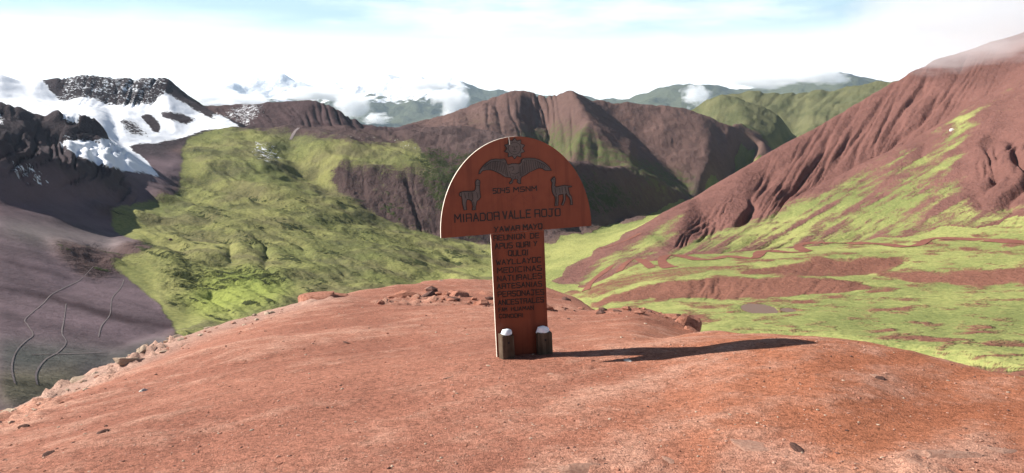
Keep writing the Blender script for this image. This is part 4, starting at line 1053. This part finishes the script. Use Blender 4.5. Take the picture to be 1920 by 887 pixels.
ROCKS = [
 (R_white, 270, 733, .045, 'small whitish stone lying alone on the left of the red slope', .7, 1.3),
 (R_white, 1178, 676, .04, 'small white stone at the lower edge of the sign shadow', .5, 1.6),
 (R_dark[0], 190, 812, .036, 'dark flat stone on the lower left red slope', .5, 1.7),
 (R_dark[1], 90, 852, .045, 'flat dark slab lying near the lower left corner', .35, 2.0),
 (R_dark[0], 46, 799, .04, 'dark angular stone by the left edge of the hill', .6, 1.4),
 (R_red[0], 590, 548, .42, 'knobbly pale red boulder on the hill crest left of the sign', .6, 1.5),
 (R_red[1], 628, 548, .30, 'smaller red boulder right beside the knobbly crest boulder', .6, 1.4),
 (R_tan[0], 236, 674, .13, 'pale tan boulder on the left rim of the hill', .6, 1.5),
 (R_tan[1], 268, 656, .11, 'second pale tan stone a little up the left rim', .6, 1.6),
 (R_tan[2], 150, 711, .12, 'tan rock low on the left rim above the scree', .55, 1.6),
 (R_tan[0], 20, 772, .11, 'dark-sided tan rock where the rim meets the left edge', .6, 1.6),
 (R_tan[1], 330, 631, .10, 'tan stone on the rim beside the green slope', .5, 1.7),
 (R_red[2], 760, 552, .26, 'red block at the left end of the broken ledge', .5, 1.6),
 (R_dark[1], 800, 556, .22, 'dark block in the middle of the broken ledge', .6, 1.5),
 (R_red[0], 850, 553, .34, 'largest red block at the right end of the broken ledge', .55, 1.4),
 (R_red[1], 912, 552, .26, 'red rock in the hollow just left of the sign post', .6, 1.3),
 (R_pale[2], 826, 518, .16, 'pale stone on top of the farther red mound', .5, 1.5),
 (R_pale[0], 800, 541, .12, 'small pale stone on the front of the farther mound', .5, 1.5),
 (R_dark[0], 1060, 562, .2, 'dark stone on the mound right of the sign post', .5, 1.4),
 (R_red[2], 1284, 604, .28, 'jagged orange-red outcrop at the drop-off right of the sign', .75, 1.1),
 (R_red[0], 1250, 592, .22, 'orange rock set into the bank left of the jagged outcrop', .55, 1.6),
 (R_red[1], 1298, 617, .15, 'lowest dark orange rock at the foot of the jagged outcrop', .8, 1.0),
 (R_red[2], 1648, 626, .12, 'dark red rock at the small notch in the right rim', .6, 1.8),
 (R_pale[1], 1640, 706, .05, 'pale pink stone on the right of the red ground', .5, 1.8),
 (R_dark[1], 1650, 709, .04, 'small dark stone touching the pale pink stone', .6, 1.2),
 (R_dark[0], 1500, 845, .035, 'short dark stick-like stone casting a shadow in the lower right', .4, 2.4),
 (R_pale[2], 1430, 842, .11, 'broad pale pink rock bulging from the lower right ground', .35, 1.9),
 (R_pale[0], 1800, 856, .13, 'largest pale pink rock bulge in the lower right corner', .35, 1.9),
 (R_pale[1], 1880, 846, .09, 'pale pink rock at the right edge beside the largest bulge', .4, 1.7),
 (R_pale[2], 1712, 868, .065, 'smaller pink rock left of the largest corner bulge', .45, 1.5),
 (R_pale[0], 1100, 874, .075, 'crumbly pale rock at the bottom centre right of the sign', .4, 1.8),
 (R_pale[1], 1250, 862, .05, 'small pale rock at the bottom between two pink bulges', .45, 1.5),
 (R_pale[2], 1035, 702, .05, 'pale stone just below the foot of the sign', .45, 1.8),
 (R_red[1], 1105, 690, .06, 'reddish stone below the near part of the sign shadow', .5, 1.6),
 (R_pale[0], 840, 708, .05, 'pale stone in the light streak left of the sign foot', .4, 2.0),
 (R_dark[1], 648, 642, .05, 'small dark stone on the open slope left of the sign', .4, 1.9),
]
for k, (me, px, py, size, lab, sq, wd) in enumerate(ROCKS):
    put_rock(me, px, py, size, random.uniform(0, 6.28), lab, G, sq, 1.1 if me in R_pale and py > 690 else .6, 0, wide=wd)
put_rock(R_dark[0], 319, 450, 1.6, 1.0, 'lone dark boulder on the grassy slope left of the sign', W, .8, .3, 300, 'boulder', 'boulder')
put_rock(R_white, 1785, 244, 2.6, .3, 'white boulder on the upper red mountain slope', W, .8, .3, 500, 'boulder', 'boulder')

def gravel(name, n, smin, smax, mats, seed, poly=None, xr=(-80, 2000), yr=(560, 887)):
    """countless small stones lying on the red earth, one mesh"""
    rs = np.random.RandomState(seed)
    base = []
    for k in range(4):
        bm = bmesh.new(); bmesh.ops.create_icosphere(bm, subdivisions=1, radius=1)
        for v in bm.verts: v.co *= rs.uniform(.7, 1.2)
        base.append((np.array([v.co[:] for v in bm.verts]), np.array([[v.index for v in f.verts] for f in bm.faces]))); bm.free()
    V, Fc, Mi, b = [], [], [], 0
    cnt = 0
    while cnt < n:
        px, py = rs.uniform(*xr), yr[0] + (yr[1] - yr[0]) * rs.uniform() ** .7
        if poly is not None and not inpoly(np.array([px]), np.array([py]), poly)[0]: cnt += .2; continue
        cnt += 1
        p = G.hit(px, py)
        if p is None or p.xy.length > 29: continue
        p.x += rs.uniform(-.2, .2); p.y += rs.uniform(-.2, .2); p.z = G.height(p.x, p.y)
        s = smin + (smax - smin) * rs.uniform() ** 4
        s *= max(.7, p.xy.length / 7.0)
        c, f = base[rs.randint(4)]
        a = rs.uniform(0, 6.28); sc = np.array([s * rs.uniform(.8, 1.7), s, s * rs.uniform(.4, .8)])
        q = c * sc
        q = np.stack([q[:, 0] * math.cos(a) - q[:, 1] * math.sin(a), q[:, 0] * math.sin(a) + q[:, 1] * math.cos(a), q[:, 2]], 1) + np.array(p) + np.array([0, 0, s * .15])
        V.append(q); Fc.append(f + b); b += len(q); Mi += [rs.randint(len(mats))] * len(f)
    V = np.concatenate(V); Fc = np.concatenate(Fc)
    o = mesh_obj(name, V.tolist(), [tuple(f) for f in Fc.tolist()], mats, None, False, Mi)
    o['kind'] = 'stuff'; o['label'] = 'fine loose stones scattered over the red earth'; o['category'] = 'gravel'
    return o
gravel('gravel', 3000, .003, .015, [M_rock, M_pale, M_pale, M_rock, M_tan, M_dark], 5)
rim = gravel('rubble', 600, .005, .034, [M_tan, M_pale, M_tan, M_rock], 6, [(-20, 800), (0, 768), (340, 618), (600, 548), (640, 548), (660, 560), (400, 625), (240, 690), (60, 780)], (-20, 700), (545, 800))
rim['label'] = 'crumbled tan and red rubble along the left rim of the hill'; rim['category'] = 'rubble'
rub2 = gravel('rubble', 300, .012, .07, [M_rock, M_dark, M_rock], 8, [(690, 572), (800, 545), (900, 552), (920, 562), (1110, 576), (1240, 572), (1330, 605), (1310, 614), (1230, 590), (1000, 580), (800, 566)], (690, 1340), (540, 615))
rub2['label'] = 'red rubble along the broken ledge and the outcrop'; rub2['category'] = 'rubble'

# ================================================================== clouds caught on the mountains
def cloud_material(name, dens, amt, scale, lo):
    m = bpy.data.materials.new(name); m.use_nodes = True
    n, l = m.node_tree.nodes, m.node_tree.links
    n.clear()
    out = n.new('ShaderNodeOutputMaterial'); v = n.new('ShaderNodeVolumePrincipled')
    v.inputs['Color'].default_value = (.98, .985, 1, 1); v.inputs['Anisotropy'].default_value = 0.2
    tcn = n.new('ShaderNodeTexCoord'); ln = n.new('ShaderNodeVectorMath'); ln.operation = 'LENGTH'
    l.new(tcn.outputs['Object'], ln.inputs[0])
    nz = n.new('ShaderNodeTexNoise'); nz.inputs['Scale'].default_value = scale; nz.inputs['Detail'].default_value = 5; nz.inputs['Roughness'].default_value = .6
    oi = n.new('ShaderNodeObjectInfo'); ad = n.new('ShaderNodeVectorMath'); ad.operation = 'ADD'
    l.new(tcn.outputs['Object'], ad.inputs[0]); l.new(oi.outputs['Location'], ad.inputs[1]); l.new(ad.outputs[0], nz.inputs['Vector'])
    def mt(op, a, b):
        q = n.new('ShaderNodeMath'); q.operation = op
        for i, x in enumerate((a, b)):
            if isinstance(x, (int, float)): q.inputs[i].default_value = x
            else: l.new(x, q.inputs[i])
        return q.outputs[0]
    f = mt('ADD', mt('SUBTRACT', 1.0, ln.outputs['Value']), mt('MULTIPLY', mt('SUBTRACT', nz.outputs['Fac'], .5), amt))
    mr = n.new('ShaderNodeMapRange'); mr.interpolation_type = 'SMOOTHSTEP'
    mr.inputs['From Min'].default_value = lo; mr.inputs['From Max'].default_value = lo + .35; mr.inputs['To Max'].default_value = dens
    l.new(f, mr.inputs['Value']); l.new(mr.outputs[0], v.inputs['Density']); l.new(v.outputs[0], out.inputs['Volume'])
    return m
M_cloud = cloud_material('cloud_vapour', .010, 2.2, 1.6, .22)
M_mist = cloud_material('thin_mist', .007, 2.0, 1.5, .18)
bmc = bmesh.new(); bmesh.ops.create_icosphere(bmc, subdivisions=3, radius=1.0)
me_c = bpy.data.meshes.new('cloud_puff'); bmc.to_mesh(me_c); bmc.free(); me_c.materials.append(M_cloud)
me_m = me_c.copy(); me_m.materials[0] = M_mist
def cloud(px, py, d, hx, hz, label, me=me_c, hy=None):
    d = d * 1.6 if d > 3000 else d
    p = place(px, py, d); k = d / FPX
    o = bpy.data.objects.new('cloud', me); COL.objects.link(o)
    o.location = p; o.scale = (hx * k, (hy or hx) * k, hz * k)
    return tag(o, label, 'cloud')
cloud(660, 198, 6600, 42, 34, 'white cloud puff between the snowy peak and the green-grey far mountain')
cloud(430, 190, 6900, 95, 24, 'long white cloud bank behind the dark ridge, left of the far snowy peak')
cloud(590, 178, 7600, 70, 16, 'cloud wisp lying across the right shoulder of the far snowy peak')
cloud(850, 190, 6700, 44, 40, 'white cloud covering the right end of the far mountains, left of the central summit')
cloud(706, 222, 6300, 34, 13, 'small low cloud scrap in the gap above the dark saddle')
cloud(800, 160, 7600, 60, 14, 'flat cloud resting on the far green-grey summit')
cloud(1305, 180, 5600, 34, 28, 'white cloud hanging in the gap left of the green peak')
cloud(1440, 150, 6200, 90, 18, 'bright cloud lying along the skyline above the pale green ridge')
cloud(1545, 142, 6000, 50, 22, 'cloud curling over the blue summit near the red mountain')
cloud(1850, 20, 1330, 260, 105, 'thin grey mist drifting over the top of the red mountain', me_m)
cloud(1800, 95, 1140, 160, 48, 'faint veil of mist hanging before the red mountain shoulder', me_m)

# ================================================================== the air between
hz_me = bpy.data.meshes.new('haze')
bmh = bmesh.new(); bmesh.ops.create_cube(bmh, size=1.0); bmh.to_mesh(hz_me); bmh.free()
hm = bpy.data.materials.new('haze_air'); hm.use_nodes = True
hn = hm.node_tree.nodes; hn.clear()
ho = hn.new('ShaderNodeOutputMaterial'); hv = hn.new('ShaderNodeVolumePrincipled')
hv.inputs['Color'].default_value = (.62, .80, 1.0, 1); hv.inputs['Density'].default_value = 1.9e-5; hv.inputs['Anisotropy'].default_value = 0.3
hm.node_tree.links.new(hv.outputs[0], ho.inputs['Volume'])
hz_me.materials.append(hm)
hz = bpy.data.objects.new('haze', hz_me); COL.objects.link(hz)
hz.location = (0, 9700, 75); hz.scale = (34000, 21000, 2550)
hz['kind'] = 'stuff'
